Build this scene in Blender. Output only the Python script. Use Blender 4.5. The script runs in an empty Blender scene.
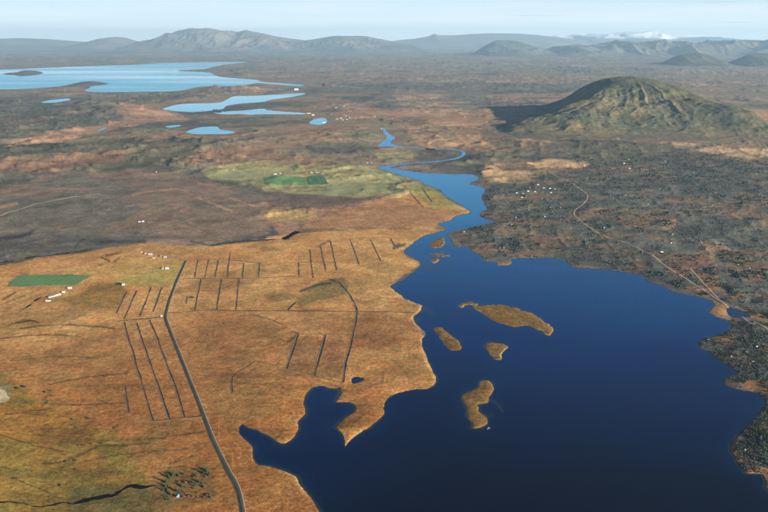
import bpy, math, random
import numpy as np
from mathutils import Vector

# ------------------------------------------------------------------ camera, sky, sun, exposure
sc = bpy.context.scene
COL = sc.collection
CAM_H = 1000.0                      # metres above the lake
FPX, HOR = 823.0, 38.0              # focal length and horizon line, in pixels of the 768 x 512 photograph
PITCH = math.atan((256.0 - HOR) / FPX)
cam_d = bpy.data.cameras.new('camera')
cam_d.sensor_width = 36.0
cam_d.lens = 36.0 * FPX / 768.0
cam_d.clip_start = 1.0
cam_d.clip_end = 2.0e6
cam = bpy.data.objects.new('camera', cam_d)
COL.objects.link(cam)
cam.location = (0, 0, CAM_H)
cam.rotation_euler = (math.pi / 2 - PITCH, 0, 0)
sc.camera = cam

SUN_EL, SUN_AZ = math.radians(13.5), math.radians(127.0)     # azimuth clockwise from +Y (the view direction)
world = bpy.data.worlds.new('World')
sc.world = world
world.use_nodes = True
wn = world.node_tree
wn.nodes.clear()
sky = wn.nodes.new('ShaderNodeTexSky')
sky.sky_type = 'NISHITA'
sky.sun_disc = False
sky.sun_elevation = SUN_EL
sky.sun_rotation = SUN_AZ
sky.altitude = 2000.0
sky.air_density = 0.9
sky.dust_density = 0.5
sky.ozone_density = 7.0
bg = wn.nodes.new('ShaderNodeBackground')
bg.inputs['Strength'].default_value = 0.055
wo = wn.nodes.new('ShaderNodeOutputWorld')
# a thin veil of high cloud, thicker to look through towards the horizon, with faint streaks
def wnode(t, **k):
    n = wn.nodes.new(t)
    for a, b in k.items(): setattr(n, a, b)
    return n
tcw = wnode('ShaderNodeTexCoord')
sep = wnode('ShaderNodeSeparateXYZ'); wn.links.new(tcw.outputs['Generated'], sep.inputs[0])
def wmath(op, a, b=None):
    n = wnode('ShaderNodeMath', operation=op)
    for i, q in enumerate((a, b)):
        if q is None: continue
        if isinstance(q, (int, float)): n.inputs[i].default_value = q
        else: wn.links.new(q, n.inputs[i])
    return n.outputs[0]
el = wmath('MAXIMUM', sep.outputs['Z'], 0.0)
path = wmath('POWER', 2.718, wmath('MULTIPLY', el, -14.0))
mpw = wnode('ShaderNodeMapping'); mpw.inputs['Scale'].default_value = (3.0, 3.0, 60.0)
wn.links.new(tcw.outputs['Generated'], mpw.inputs['Vector'])
nzw = wnode('ShaderNodeTexNoise'); nzw.inputs['Scale'].default_value = 1.6; nzw.inputs['Detail'].default_value = 5
wn.links.new(mpw.outputs[0], nzw.inputs['Vector'])
veil = wmath('MINIMUM', wmath('MULTIPLY', path, wmath('ADD', wmath('MULTIPLY', nzw.outputs['Fac'], 0.5), 0.68)), 0.97)
mxw = wnode('ShaderNodeMix', data_type='RGBA')
wn.links.new(veil, mxw.inputs[0]); wn.links.new(sky.outputs[0], mxw.inputs[6]); mxw.inputs[7].default_value = (7.9, 8.2, 8.1, 1)
wn.links.new(mxw.outputs[2], bg.inputs[0])
wn.links.new(bg.outputs[0], wo.inputs[0])

sun_d = bpy.data.lights.new('sun', 'SUN')
sun_d.energy = 5.0
sun_d.angle = math.radians(0.53)
sun_d.color = (1.0, 0.90, 0.74)
sun = bpy.data.objects.new('sun', sun_d)
COL.objects.link(sun)
SUNV = Vector((math.sin(SUN_AZ) * math.cos(SUN_EL), math.cos(SUN_AZ) * math.cos(SUN_EL), math.sin(SUN_EL)))
sun.rotation_euler = SUNV.to_track_quat('Z', 'Y').to_euler()
sun.location = (3000, -1000, 1500)

sc.view_settings.view_transform = 'Standard'
sc.view_settings.look = 'None'
sc.view_settings.gamma = 1.0
sc.view_settings.exposure = 1.45
sc.render.engine = 'CYCLES'
sc.cycles.use_denoising = True
sc.cycles.max_bounces = 4
sc.cycles.diffuse_bounces = 2
sc.cycles.glossy_bounces = 2
sc.cycles.volume_bounces = 0
sc.cycles.transparent_max_bounces = 8

# ------------------------------------------------------------------ helpers
rng = np.random.default_rng(7)
random.seed(7)
SP, CP = math.sin(PITCH), math.cos(PITCH)

def unproj(u, v):
    """ground point (z = 0) seen at a pixel of the photograph: the survey used to lay out the map"""
    u = np.asarray(u, float); v = np.asarray(v, float)
    a = (256.0 - v) / FPX
    dy = SP * a + CP
    dz = CP * a - SP
    t = -CAM_H / dz
    return (u - 384.0) / FPX * t, dy * t

def toimg(x, y):
    x = np.asarray(x, float); y = np.asarray(y, float)
    z = -CAM_H
    d = CP * y - SP * z
    up = SP * y + CP * z
    return 384.0 + FPX * x / d, 256.0 - FPX * up / d

def lin(r, g, b):
    f = lambda c: (c / 255.0 / 12.92) if c <= 10.3 else ((c / 255.0 + 0.055) / 1.055) ** 2.4
    return np.array([f(r), f(g), f(b)])

_T = np.random.default_rng(3).random(1 << 16)
def vnoise(x, y, seed=0):
    xi = np.floor(x).astype(np.int64); yi = np.floor(y).astype(np.int64)
    fx = x - xi; fy = y - yi
    fx = fx * fx * fx * (fx * (fx * 6 - 15) + 10); fy = fy * fy * fy * (fy * (fy * 6 - 15) + 10)
    def h(a, b):
        k = (a * 73856093) ^ (b * 19349663) ^ (seed * 83492791)
        k = (k ^ (k >> 13)) * 1274126177
        return _T[(k ^ (k >> 16)) & 0xFFFF]
    a = h(xi, yi); b = h(xi + 1, yi); c = h(xi, yi + 1); d = h(xi + 1, yi + 1)
    return (a * (1 - fx) + b * fx) * (1 - fy) + (c * (1 - fx) + d * fx) * fy

def fbm(x, y, size, octv=5, seed=0, gain=0.5):
    """about -1 .. 1; size = the largest wavelength in metres"""
    s = 0.0; a = 1.0; n = 0.0; f = 1.0 / size
    for o in range(octv):
        th = 0.6 * o + seed
        c, q = math.cos(th), math.sin(th)
        s = s + a * (vnoise((x * c - y * q) * f + 17.3 * o, (x * q + y * c) * f - 9.1 * o, seed + o) * 2 - 1)
        n += a * 0.6; a *= gain; f *= 2.03
    return s / n

def ridged(x, y, size, octv=5, seed=0):
    s = 0.0; a = 1.0; n = 0.0; f = 1.0 / size
    for o in range(octv):
        th = 0.9 * o + seed
        c, q = math.cos(th), math.sin(th)
        r = 1 - np.abs(vnoise((x * c - y * q) * f + 31.7 * o, (x * q + y * c) * f - 3.3 * o, seed + o) * 2 - 1)
        s = s + a * r * r; n += a; a *= 0.5; f *= 2.1
    return s / n

def sstep(a, b, x):
    t = np.clip((x - a) / (b - a), 0, 1)
    return t * t * (3 - 2 * t)

def smooth_closed(P, n=6):
    P = np.array(P, float); N = len(P); out = []
    for i in range(N):
        p0, p1, p2, p3 = P[i - 1], P[i], P[(i + 1) % N], P[(i + 2) % N]
        for k in range(n):
            t = k / n
            out.append(p1 + 0.5 * t * ((p2 - p0) + t * ((2 * p0 - 5 * p1 + 4 * p2 - p3) + t * (3 * (p1 - p2) + p3 - p0))))
    return np.array(out)

def smooth_open(P, n=6):
    P = np.array(P, float); N = len(P); out = []
    for i in range(N - 1):
        p0, p1, p2, p3 = P[max(i - 1, 0)], P[i], P[i + 1], P[min(i + 2, N - 1)]
        for k in range(n):
            t = k / n
            out.append(p1 + 0.5 * t * ((p2 - p0) + t * ((2 * p0 - 5 * p1 + 4 * p2 - p3) + t * (3 * (p1 - p2) + p3 - p0))))
    out.append(P[-1])
    return np.array(out)

def mesh_from(name, V, F, mat=None, smooth=False, mats=None, midx=None):
    """V (n,3), F (m,k) with k 3 or 4, or a list of faces"""
    me = bpy.data.meshes.new(name)
    if isinstance(F, np.ndarray):
        V = np.ascontiguousarray(V, dtype=np.float32)
        k = F.shape[1]
        me.vertices.add(len(V)); me.vertices.foreach_set('co', V.ravel())
        me.loops.add(F.size); me.loops.foreach_set('vertex_index', np.ascontiguousarray(F, dtype=np.int32).ravel())
        me.polygons.add(len(F))
        me.polygons.foreach_set('loop_start', np.arange(0, F.size, k, dtype=np.int32))
        me.update(calc_edges=True)
    else:
        me.from_pydata([tuple(map(float, p)) for p in V], [], F)
        me.update()
    if mats:
        for m in mats: me.materials.append(m)
        if midx is not None: me.polygons.foreach_set('material_index', np.asarray(midx, dtype=np.int32))
    elif mat: me.materials.append(mat)
    if smooth: me.polygons.foreach_set('use_smooth', np.ones(len(me.polygons), dtype=bool))
    return me

def add(name, me, parent=None, loc=None, **props):
    o = bpy.data.objects.new(name, me)
    COL.objects.link(o)
    if parent is not None: o.parent = parent
    if loc is not None: o.location = loc
    for k, v in props.items(): o[k] = v
    return o

# ------------------------------------------------------------------ materials
def new_mat(name):
    m = bpy.data.materials.new(name); m.use_nodes = True
    nt = m.node_tree; b = nt.nodes['Principled BSDF']
    return m, nt, b

def simple_mat(name, col, rough=0.9, var=0.15, scale=0.5, spec=0.2):
    m, nt, b = new_mat(name)
    tc = nt.nodes.new('ShaderNodeTexCoord')
    nz = nt.nodes.new('ShaderNodeTexNoise'); nz.inputs['Scale'].default_value = scale; nz.inputs['Detail'].default_value = 3
    nt.links.new(tc.outputs['Object'], nz.inputs['Vector'])
    mr = nt.nodes.new('ShaderNodeMapRange'); mr.inputs['To Min'].default_value = 1 - var * 1.6; mr.inputs['To Max'].default_value = 1 + var * 1.6
    nt.links.new(nz.outputs['Fac'], mr.inputs['Value'])
    vm = nt.nodes.new('ShaderNodeVectorMath'); vm.operation = 'SCALE'; vm.inputs[0].default_value = tuple(col)
    nt.links.new(mr.outputs[0], vm.inputs['Scale'])
    nt.links.new(vm.outputs[0], b.inputs['Base Color'])
    b.inputs['Roughness'].default_value = rough
    b.inputs['Specular IOR Level'].default_value = spec
    return m

def land_mat(name, bump=1.0, fine=1.0):
    """land cover colour kept per vertex, broken up by procedural noise, with fine relief"""
    m, nt, b = new_mat(name)
    L = nt.links.new; N = nt.nodes.new
    at = N('ShaderNodeAttribute'); at.attribute_name = 'cover'
    tc = N('ShaderNodeNewGeometry')
    prev = None
    for sc_, lo, hi in ((1 / 160.0, 0.86, 1.14), (1 / 38.0, 0.82, 1.18), (1 / 11.0, 0.6, 1.4), (1 / 4.5, 0.55, 1.45)):
        nz = N('ShaderNodeTexNoise'); nz.inputs['Scale'].default_value = sc_; nz.inputs['Detail'].default_value = 4; nz.inputs['Roughness'].default_value = 0.6
        L(tc.outputs['Position'], nz.inputs['Vector'])
        mr = N('ShaderNodeMapRange'); mr.inputs['From Min'].default_value = 0.28; mr.inputs['From Max'].default_value = 0.72
        mr.inputs['To Min'].default_value = 1 - (1 - lo) * fine; mr.inputs['To Max'].default_value = 1 + (hi - 1) * fine
        L(nz.outputs['Fac'], mr.inputs['Value'])
        if prev is None: prev = mr
        else:
            mu = N('ShaderNodeMath'); mu.operation = 'MULTIPLY'; L(prev.outputs[0], mu.inputs[0]); L(mr.outputs[0], mu.inputs[1]); prev = mu
    vm = N('ShaderNodeVectorMath'); vm.operation = 'SCALE'
    L(at.outputs['Color'], vm.inputs[0]); L(prev.outputs[0], vm.inputs['Scale'])
    # patches of greener / redder growth
    nz2 = N('ShaderNodeTexNoise'); nz2.inputs['Scale'].default_value = 1 / 70.0; nz2.inputs['Detail'].default_value = 5
    L(tc.outputs['Position'], nz2.inputs['Vector'])
    cr = N('ShaderNodeValToRGB')
    cr.color_ramp.elements[0].position = 0.36; cr.color_ramp.elements[0].color = (0.93, 1.04, 0.98, 1)
    cr.color_ramp.elements[1].position = 0.64; cr.color_ramp.elements[1].color = (1.05, 0.985, 0.95, 1)
    L(nz2.outputs['Fac'], cr.inputs[0])
    vm2 = N('ShaderNodeVectorMath'); vm2.operation = 'MULTIPLY'; L(vm.outputs[0], vm2.inputs[0]); L(cr.outputs[0], vm2.inputs[1])
    nh = N('ShaderNodeTexNoise'); nh.inputs['Scale'].default_value = 1 / 17.0; nh.inputs['Detail'].default_value = 6; nh.inputs['Roughness'].default_value = 0.7     # wet hollows and tussocks
    L(tc.outputs['Position'], nh.inputs['Vector'])
    mh = N('ShaderNodeMapRange'); mh.inputs['From Min'].default_value = 0.57; mh.inputs['From Max'].default_value = 0.66; mh.inputs['To Min'].default_value = 1.0; mh.inputs['To Max'].default_value = 0.76
    L(nh.outputs['Fac'], mh.inputs['Value'])
    vm3 = N('ShaderNodeVectorMath'); vm3.operation = 'SCALE'; L(vm2.outputs[0], vm3.inputs[0]); L(mh.outputs[0], vm3.inputs['Scale'])
    L(vm3.outputs[0], b.inputs['Base Color'])
    nb = N('ShaderNodeTexNoise'); nb.inputs['Scale'].default_value = 1 / 14.0; nb.inputs['Detail'].default_value = 5; nb.inputs['Roughness'].default_value = 0.65
    L(tc.outputs['Position'], nb.inputs['Vector'])
    bp = N('ShaderNodeBump'); bp.inputs['Strength'].default_value = 1.0; bp.inputs['Distance'].default_value = 1.6 * bump
    L(nb.outputs['Fac'], bp.inputs['Height']); L(bp.outputs[0], b.inputs['Normal'])
    b.inputs['Roughness'].default_value = 1.0
    b.inputs['Specular IOR Level'].default_value = 0.0
    return m

def water_mat(name, base, rough=0.12, wave=0.25, wscale=1 / 9.0, painted_col=None, spec=0.5, tint=(0.55, 0.88, 1.0), lanes=0.2, lane=(1500.0, 420.0)):
    m, nt, b = new_mat(name)
    L = nt.links.new; N = nt.nodes.new
    ge = N('ShaderNodeNewGeometry')
    nz = N('ShaderNodeTexNoise'); nz.inputs['Scale'].default_value = wscale; nz.inputs['Detail'].default_value = 3
    L(ge.outputs['Position'], nz.inputs['Vector'])
    bp = N('ShaderNodeBump'); bp.inputs['Distance'].default_value = wave; bp.inputs['Strength'].default_value = 1.0
    L(nz.outputs['Fac'], bp.inputs['Height']); L(bp.outputs[0], b.inputs['Normal'])
    # wind lanes: bands of rougher and smoother surface
    mp = N('ShaderNodeMapping'); mp.inputs['Scale'].default_value = (1 / lane[0], 1 / lane[1], 1); mp.inputs['Rotation'].default_value = (0, 0, 0.25)
    L(ge.outputs['Position'], mp.inputs['Vector'])
    n2 = N('ShaderNodeTexNoise'); n2.inputs['Scale'].default_value = 1.0; n2.inputs['Detail'].default_value = 5
    L(mp.outputs[0], n2.inputs['Vector'])
    mr = N('ShaderNodeMapRange'); mr.inputs['From Min'].default_value = 0.35; mr.inputs['From Max'].default_value = 0.65
    mr.inputs['To Min'].default_value = rough * (1 - lanes); mr.inputs['To Max'].default_value = rough * (1 + lanes)
    L(n2.outputs['Fac'], mr.inputs['Value']); L(mr.outputs[0], b.inputs['Roughness'])
    if painted_col is None: b.inputs['Base Color'].default_value = (*base, 1)
    else:           # per-vertex colour: reflection falloff painted up the lake, plus shallows at the banks
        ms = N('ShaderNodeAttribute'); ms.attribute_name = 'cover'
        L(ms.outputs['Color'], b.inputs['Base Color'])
    b.inputs['IOR'].default_value = 1.333
    b.inputs['Specular Tint'].default_value = (*tint, 1)
    b.inputs['Specular IOR Level'].default_value = spec
    return m

M_ground = land_mat('land_cover')
M_island = land_mat('island_cover', bump=0.7)
M_hill = land_mat('hill_cover', bump=4.0, fine=0.8)
M_water = water_mat('lake_water', (0.0, 0.0015, 0.008), rough=0.13, painted_col=True, lanes=0.6, spec=0.25, tint=(0.15, 0.70, 1.0), wave=0.15)
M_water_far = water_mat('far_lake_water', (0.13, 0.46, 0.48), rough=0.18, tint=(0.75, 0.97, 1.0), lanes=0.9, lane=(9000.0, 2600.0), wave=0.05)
M_pond = water_mat('pond_water', (0.0, 0.01, 0.03), rough=0.13)
M_stream = simple_mat('dark_stream_bed', (0.007, 0.007, 0.007), 0.9, 0.4, 0.1, spec=0.0)
M_white = simple_mat('white_paint', (0.5, 0.5, 0.48), 0.7, 0.04)
M_cream = simple_mat('cream_paint', (0.34, 0.30, 0.24), 0.7, 0.04)
M_greyroof = simple_mat('grey_metal_roof', (0.13, 0.16, 0.20), 0.6, 0.10, spec=0.4)
M_paleroof = simple_mat('pale_metal_roof', (0.26, 0.28, 0.30), 0.6, 0.06, spec=0.4)
M_redroof = simple_mat('red_roof', (0.33, 0.07, 0.045), 0.7, 0.10)
M_darkroof = simple_mat('dark_roof', (0.07, 0.07, 0.075), 0.8, 0.10)
M_blueroof = simple_mat('bright_blue_roof', (0.03, 0.36, 0.62), 0.55, 0.06, spec=0.4)
M_greenroof = simple_mat('green_roof', (0.08, 0.28, 0.17), 0.7, 0.08)
M_bark = simple_mat('bark', (0.07, 0.05, 0.035), 1.0, 0.2, 3.0)
M_conifer = simple_mat('conifer_needles', (0.022, 0.045, 0.022), 1.0, 0.35, 0.6)
M_birch = simple_mat('bare_birch_twigs', (0.11, 0.075, 0.05), 1.0, 0.35, 0.6)
M_scrub = simple_mat('scrub_leaves', (0.05, 0.048, 0.04), 1.0, 0.45, 0.02)
M_rust = simple_mat('autumn_birch_leaves', (0.13, 0.07, 0.03), 1.0, 0.5, 0.03)
M_scrubgreen = simple_mat('evergreen_scrub_leaves', (0.018, 0.03, 0.022), 1.0, 0.4, 0.02)
M_channel = simple_mat('wet_ditch_sedge', (0.022, 0.021, 0.015), 0.9, 0.3, 0.05)
M_bank = simple_mat('ditch_spoil_grass', (0.33, 0.20, 0.10), 1.0, 0.25, 0.05)
M_road = simple_mat('worn_asphalt', (0.078, 0.070, 0.048), 0.9, 0.12, 0.06)
M_shoulder = simple_mat('gravel_shoulder', (0.24, 0.17, 0.10), 1.0, 0.2, 0.08)
M_verge = simple_mat('road_verge_grass', (0.07, 0.065, 0.035), 1.0, 0.3, 0.05)
M_gravel = simple_mat('gravel_track', (0.27, 0.20, 0.13), 1.0, 0.2, 0.03)
M_field = simple_mat('mown_hay_field', (0.10, 0.20, 0.06), 1.0, 0.18, 0.012)
M_field_dark = simple_mat('dark_hay_field', (0.05, 0.135, 0.05), 1.0, 0.18, 0.012)
M_field_light = simple_mat('pale_hay_field', (0.25, 0.25, 0.10), 1.0, 0.18, 0.012)
M_rock = simple_mat('pale_rock', (0.3, 0.29, 0.26), 0.9, 0.2, 0.4)

# ------------------------------------------------------------------ the map: water outlines, traced on the ground
LAKE = [(377,167.5),(390,172),(405,176.5),(420,181),(424,184),(432,187),(441,190),(444,195),(455,202),(465,208),(470,212),
 (462,214.5),(453,217.5),(448,221.7),(437,224),(446,229),(437,232.5),(424,236),(413,243),(404,251),(407,255),(415,259),(421,263),
 (417,269),(412,273),(400,281),(390,286),(393,290),(400,295),(407,300),(416,303.5),(422,306),(419,312),(413,318),(417,325),
 (425,333),(422,340),(422.7,347),(426,355),(431,368.7),(436,381),(429,388.2),(412.7,390),(396,393.7),(385,402),(384,413.7),(374,423.7),
 (358,434),(348,443),(344.5,446),(344,438),(341.7,431.7),(336.7,426.7),(345,418.3),(355.5,409.5),(350,402.5),(336,401.7),(340.5,393.5),
 (340,387.5),(331.7,389),(321.7,385.8),(309,390),(303.6,404),(305,413),(298,421),(297,431),(290,440.8),(281.7,443.3),(272,438),(260,431.7),(249,427.5),(240.5,425),
 (240,435),(251,446),(252.5,455),(256,463),(266,466),(276,468.7),(292.7,475),(300,484),(306,492),(319,512),(332,545),(350,600),(360,700),(370,900),
 (900,900),(860,640),(810,540),(780,500),(767,489),(763,475),(745,472),(734,456),(732,445),(742,432),(759,414),(765,402),(757,392.5),(740,390),(725,384.5),(725,377),
 (738,373.5),(725,364),(709,352.5),(697.5,344),(706.7,338.3),(720,335),(731,328),(729,321),(718,317),(709,313),(712,308),(714,302.5),(697,296.7),
 (673,291.5),(661.7,286),(648,281.5),(640,275),(618,270.5),(595,268.5),(572,266.5),(563,260),(543,258),(513,258.5),(511,264),(500,265.8),(493,261.7),(483,260.8),(482,255.5),
 (472.5,251.7),(469,246.2),(456,246.7),(450,238.5),(448.5,234),(470,228),(483,225),(494,221.7),(482,217.5),(481,212.5),(487.5,209),(482,198),(485.5,190),
 (480,186),(470,184),(477.5,180),(477.5,176.5),(468,173.8),(447,174),(415,171.7),(402,169.3),(390,167.2),(405,164.7),(418,163.2),(432,162.4),(446,161),(458,159),(464.5,156),(465.5,152),(458,149.2),(445,148.6),(430,149),(432,150.2),(445,149.7),(457,150.5),
 (461.8,153),(460,155.6),(449,158.9),(432,161),(417,161.9),(398,164)]
UPRIVER = [(384,127),(387,131),(391,134.5),(396,137.5),(393,140.5),(391,143),(400,145.6),(415,147),(431,148.9),(431,149.9),(414,148),(398,146.9),(387,146.4),(377,146.6),(379,143.5),(384,139.5),(386,136),(383,132),(382.5,128.5)]
FARLAKE = [(-60,90),(0,89.3),(20,89),(40,88),(60,86.3),(74,84.8),(90,86.5),(84,90.8),(100,92),(128,92),(150,91.7),(170,91.3),(185,90),(200,86.8),(221,86.3),(235,86.3),
 (248,84.8),(258,83.2),(275,84.6),(292,86),(303,86),(303,84.7),(281,83),(262,81.5),(256,79.5),(240,78.3),(222,77),(214,74.5),(208,72.2),(178,70.6),(205,69),(222,65),(248,62.2),
 (230,61.8),(190,62.2),(160,62.9),(128,64.7),(90,65.8),(50,67.5),(0,69.5),(-60,71)]
MIDLAKE = [(162,109),(175,104.8),(190,103.4),(218,102.5),(228,98.5),(235,95.8),(256,95.5),(275,94.3),(303,92.9),(304,94.6),(290,97.2),(272,99.7),(262,102),(240,103.7),(227,106),(221,109.5),(195,112),(180,111.5),(170,110.5)]
MIDLAKE2 = [(213,112.6),(225,111.2),(242,110.4),(263,108.6),(268,110),(285,111.5),(304,112.8),(304,114.3),(285,114.2),(262,114.2),(250,114.8),(240,114),(225,114.4)]
PONDS = {'pond_below': [(185.5,131.7),(198,127.5),(208,126.5),(218,126.6),(221,129.5),(236,131.6),(228,133.9),(210,134.2),(195,134)],
 'pond_small': [(165,126.3),(178,124.8),(181,126),(170,127.7)],
 'pond_left': [(40,102.6),(50,100),(68,98.4),(70,100),(55,102.7)],
 'pond_slip': [(97,130.4),(104,127.4),(108,127.6),(99,131)],
 'pool': [(309,123),(315,118.7),(325,118),(327.5,121.8),(320,125)],
 'lagoon': [(727.5,307),(740,310.2),(750,315.3),(741,317.2),(732,317.2),(727,313)],
 'meadow_pond': [(351.8,378.6),(357,377),(364,378.6),(359,382),(352.2,383.2)],
 'stream_pool': [(281,238.5),(287,235.5),(294,231.5),(300,232),(293,235.5),(286,239.5)]}
WATERS = {'lake': LAKE, 'upper_river': UPRIVER, 'far_lake': FARLAKE, 'middle_lake': MIDLAKE, 'middle_lake_arm': MIDLAKE2}
WATERS.update(PONDS)
ISLANDS = {'island_crescent': [(474,307.5),(482,305),(494,305),(510,306.5),(522,310),(533,314),(545,322.5),(552.5,330),(549,335),(540,330),(528,325.5),(512,327),(500,323),(488,317)],
 'island_near_west_bank': [(434,329),(441,328),(447,333),(455,339),(461,344),(460.5,349),(450,350),(444,344),(438,335)],
 'island_round': [(484,344.5),(494,343),(505,345),(507,349),(502,353),(500,360),(493,358),(488,351)],
 'island_boot': [(480,381.7),(487,380.8),(491.5,382.5),(493,388),(490,396.7),(486.7,402.5),(478,405.5),(480,411.7),(485,416.7),(486.7,423),(481.7,427.8),(471.7,428.5),(473,423),(466.7,416),(468,409),(462.5,400.5),(465,394),(478,388)],
 'islet_north': [(431,243.5),(437,239.5),(443,238),(445,244),(440,247.6),(430,246.6)],
 'islet_thin': [(431,254.6),(440,253.4),(450,255.4),(448,257),(436,256.2)],
 'islet_small': [(431.5,260),(436,258.6),(439.5,260.5),(435,263),(432,262.2)],
 'islet_hook': [(459,306.5),(462,303.5),(470,302.3),(478,303.8),(476,305.4),(467,305),(463,307.5)],
 'islet_far_lake_headland': [(62,86.6),(72,84),(80,82.2),(90,81.2),(100,82),(108,83.8),(98,85.4),(84,86.6),(72,87.2)],
 'islet_far_lake': [(3,74.2),(8,72.8),(16,72.4),(22,70.8),(30,70.4),(38,71.2),(43,72.9),(35,75),(22,76),(14,75)]}

# ------------------------------------------------------------------ ground grid (fine near, coarse far)
us = np.concatenate([384 - np.geomspace(424, 2600, 36)[::-1], np.arange(-39.4, 808, 0.86), 384 + np.geomspace(424.5, 2600, 36)])
vs = np.concatenate([np.arange(45.2, 62, 0.75), np.arange(62, 142, 0.5), np.arange(142, 525, 0.82), 525 * np.geomspace(1.004, 2.3, 34)])
NU, NV = len(us), len(vs)
U, Vv = np.meshgrid(us, vs)
X, Y = unproj(U, Vv)
PXM = np.hypot(X, Y) ** 2 / (CAM_H * FPX)         # metres of depth in one photo pixel
PXL = np.hypot(X, Y) / FPX                        # metres across in one photo pixel

def inside_grid(poly_uv, uu, vv):
    """even-odd fill over rows of a rectilinear grid"""
    m = np.zeros((len(vv), len(uu)), bool)
    P = np.asarray(poly_uv); Q = np.roll(P, -1, 0)
    for i, v in enumerate(vv):
        k = (P[:, 1] > v) != (Q[:, 1] > v)
        if not k.any(): continue
        xs = np.sort(P[k, 0] + (v - P[k, 1]) / (Q[k, 1] - P[k, 1]) * (Q[k, 0] - P[k, 0]))
        for a, b in zip(xs[::2], xs[1::2]):
            m[i, np.searchsorted(uu, a):np.searchsorted(uu, b)] = True
    return m

def sd_grid(poly_uv, uu, vv, XX, YY, pad=12.0, closed=True, cap=1e9):
    """distance in metres to an outline, near it only"""
    P = np.asarray(poly_uv, float)
    Q = np.roll(P, -1, 0) if closed else P[1:]
    P = P if closed else P[:-1]
    D = np.full(XX.shape, cap)
    px, py = unproj(P[:, 0], P[:, 1]); qx, qy = unproj(Q[:, 0], Q[:, 1])
    for k in range(len(P)):
        i0 = np.searchsorted(vv, min(P[k, 1], Q[k, 1]) - pad); i1 = np.searchsorted(vv, max(P[k, 1], Q[k, 1]) + pad)
        j0 = np.searchsorted(uu, min(P[k, 0], Q[k, 0]) - 1.6 * pad); j1 = np.searchsorted(uu, max(P[k, 0], Q[k, 0]) + 1.6 * pad)
        if i1 <= i0 or j1 <= j0: continue
        x = XX[i0:i1, j0:j1] - px[k]; y = YY[i0:i1, j0:j1] - py[k]
        ex, ey = qx[k] - px[k], qy[k] - py[k]
        t = np.clip((x * ex + y * ey) / (ex * ex + ey * ey + 1e-9), 0, 1)
        d = np.hypot(x - t * ex, y - t * ey)
        np.minimum(D[i0:i1, j0:j1], d, out=D[i0:i1, j0:j1])
    return D

def rough_outline(P, n, amp):
    """catmull-rom outline with small irregular bays"""
    S = smooth_closed(P, n)
    x, y = unproj(S[:, 0], S[:, 1])
    k = np.hypot(x, y) / FPX
    S = S.copy()
    S[:, 0] += amp * fbm(x, y, 26, 3, 5) * np.clip(4.0 / k, 0.1, 1)
    S[:, 1] += amp * 0.55 * fbm(x, y, 26, 3, 9) * np.clip(4.0 / k, 0.1, 1)
    return S

OUT = {}
SD = np.full(X.shape, 1e9)                        # + on land, - in water (metres)
WM = {}
for nm, P in WATERS.items():
    S = rough_outline(P, 6, 0.9 if nm == 'lake' else 0.3)
    OUT[nm] = S
    ins = inside_grid(S, us, vs)
    d = sd_grid(S, us, vs, X, Y)
    WM[nm] = ins
    SD = np.where(ins, np.minimum(-d, np.where(SD < 0, SD, 1e9)), np.where(SD < 0, SD, np.minimum(SD, d)))

# ------------------------------------------------------------------ land cover raster painting
RU0, RV0, RS = -80.0, 36.0, 0.5
ru = np.arange(RU0, 850, RS); rv = np.arange(RV0, 560, RS)
def blur(m, r):
    r = int(round(r / RS))
    if r < 1: return m
    for ax in (0, 1):
        for _ in range(2):
            p = np.pad(m, [(r + 1, r) if a == ax else (0, 0) for a in (0, 1)], mode='edge')
            c = np.cumsum(p, axis=ax)
            n = m.shape[ax]
            if ax == 0: m = (c[2 * r + 1:2 * r + 1 + n] - c[:n]) / (2 * r + 1)
            else: m = (c[:, 2 * r + 1:2 * r + 1 + n] - c[:, :n]) / (2 * r + 1)
    return m

W1 = fbm(X, Y, 420, 5, 21); W2 = fbm(X, Y, 420, 5, 22)
W3 = fbm(X, Y, 2600, 5, 23); W4 = fbm(X, Y, 2600, 5, 24)
W5 = fbm(X, Y, 90, 4, 25); W6 = fbm(X, Y, 420, 5, 26)
def mask_poly(P, soft=2.0, warp=3.0):
    m = blur(inside_grid(np.asarray(P, float), ru, rv).astype(float), soft)
    far = np.clip(PXL / 8.0, 0, 1)
    a = U + warp * (W1 * (1 - far) + W3 * far); b = Vv + warp * 0.5 * (W2 * (1 - far) + W4 * far)
    i = np.clip(((b - RV0) / RS).astype(int), 0, len(rv) - 1); j = np.clip(((a - RU0) / RS).astype(int), 0, len(ru) - 1)
    m = m[i, j]
    return sstep(0.12, 0.88, m + 1.1 * m * (1 - m) * 2.0 * (W5 * (1 - far) + W6 * far))

def mask_path(P, width, warp=1.0, n=5):
    """soft band about a line; width in photo pixels at its place"""
    S = smooth_open(P, n)
    m = np.zeros((len(rv), len(ru)))
    w = width
    for (a0, b0), (a1, b1) in zip(S[:-1], S[1:]):
        i0 = max(int((min(b0, b1) - 2 * w - RV0) / RS), 0); i1 = int((max(b0, b1) + 2 * w - RV0) / RS) + 2
        j0 = max(int((min(a0, a1) - 2 * w - RU0) / RS), 0); j1 = int((max(a0, a1) + 2 * w - RU0) / RS) + 2
        gx, gy = np.meshgrid(ru[j0:j1] - a0, rv[i0:i1] - b0)
        ex, ey = a1 - a0, b1 - b0
        t = np.clip((gx * ex + gy * ey) / (ex * ex + ey * ey + 1e-9), 0, 1)
        d = np.hypot(gx - t * ex, gy - t * ey)
        m[i0:i1, j0:j1] = np.maximum(m[i0:i1, j0:j1], 1 - sstep(0.45 * w, 1.1 * w, d))
    a = U + warp * W1; b = Vv + warp * 0.5 * W2
    i = np.clip(((b - RV0) / RS).astype(int), 0, len(rv) - 1); j = np.clip(((a - RU0) / RS).astype(int), 0, len(ru) - 1)
    return m[i, j] * sstep(-0.8, 0.05, W5 + 0.5 * W1)

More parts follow.
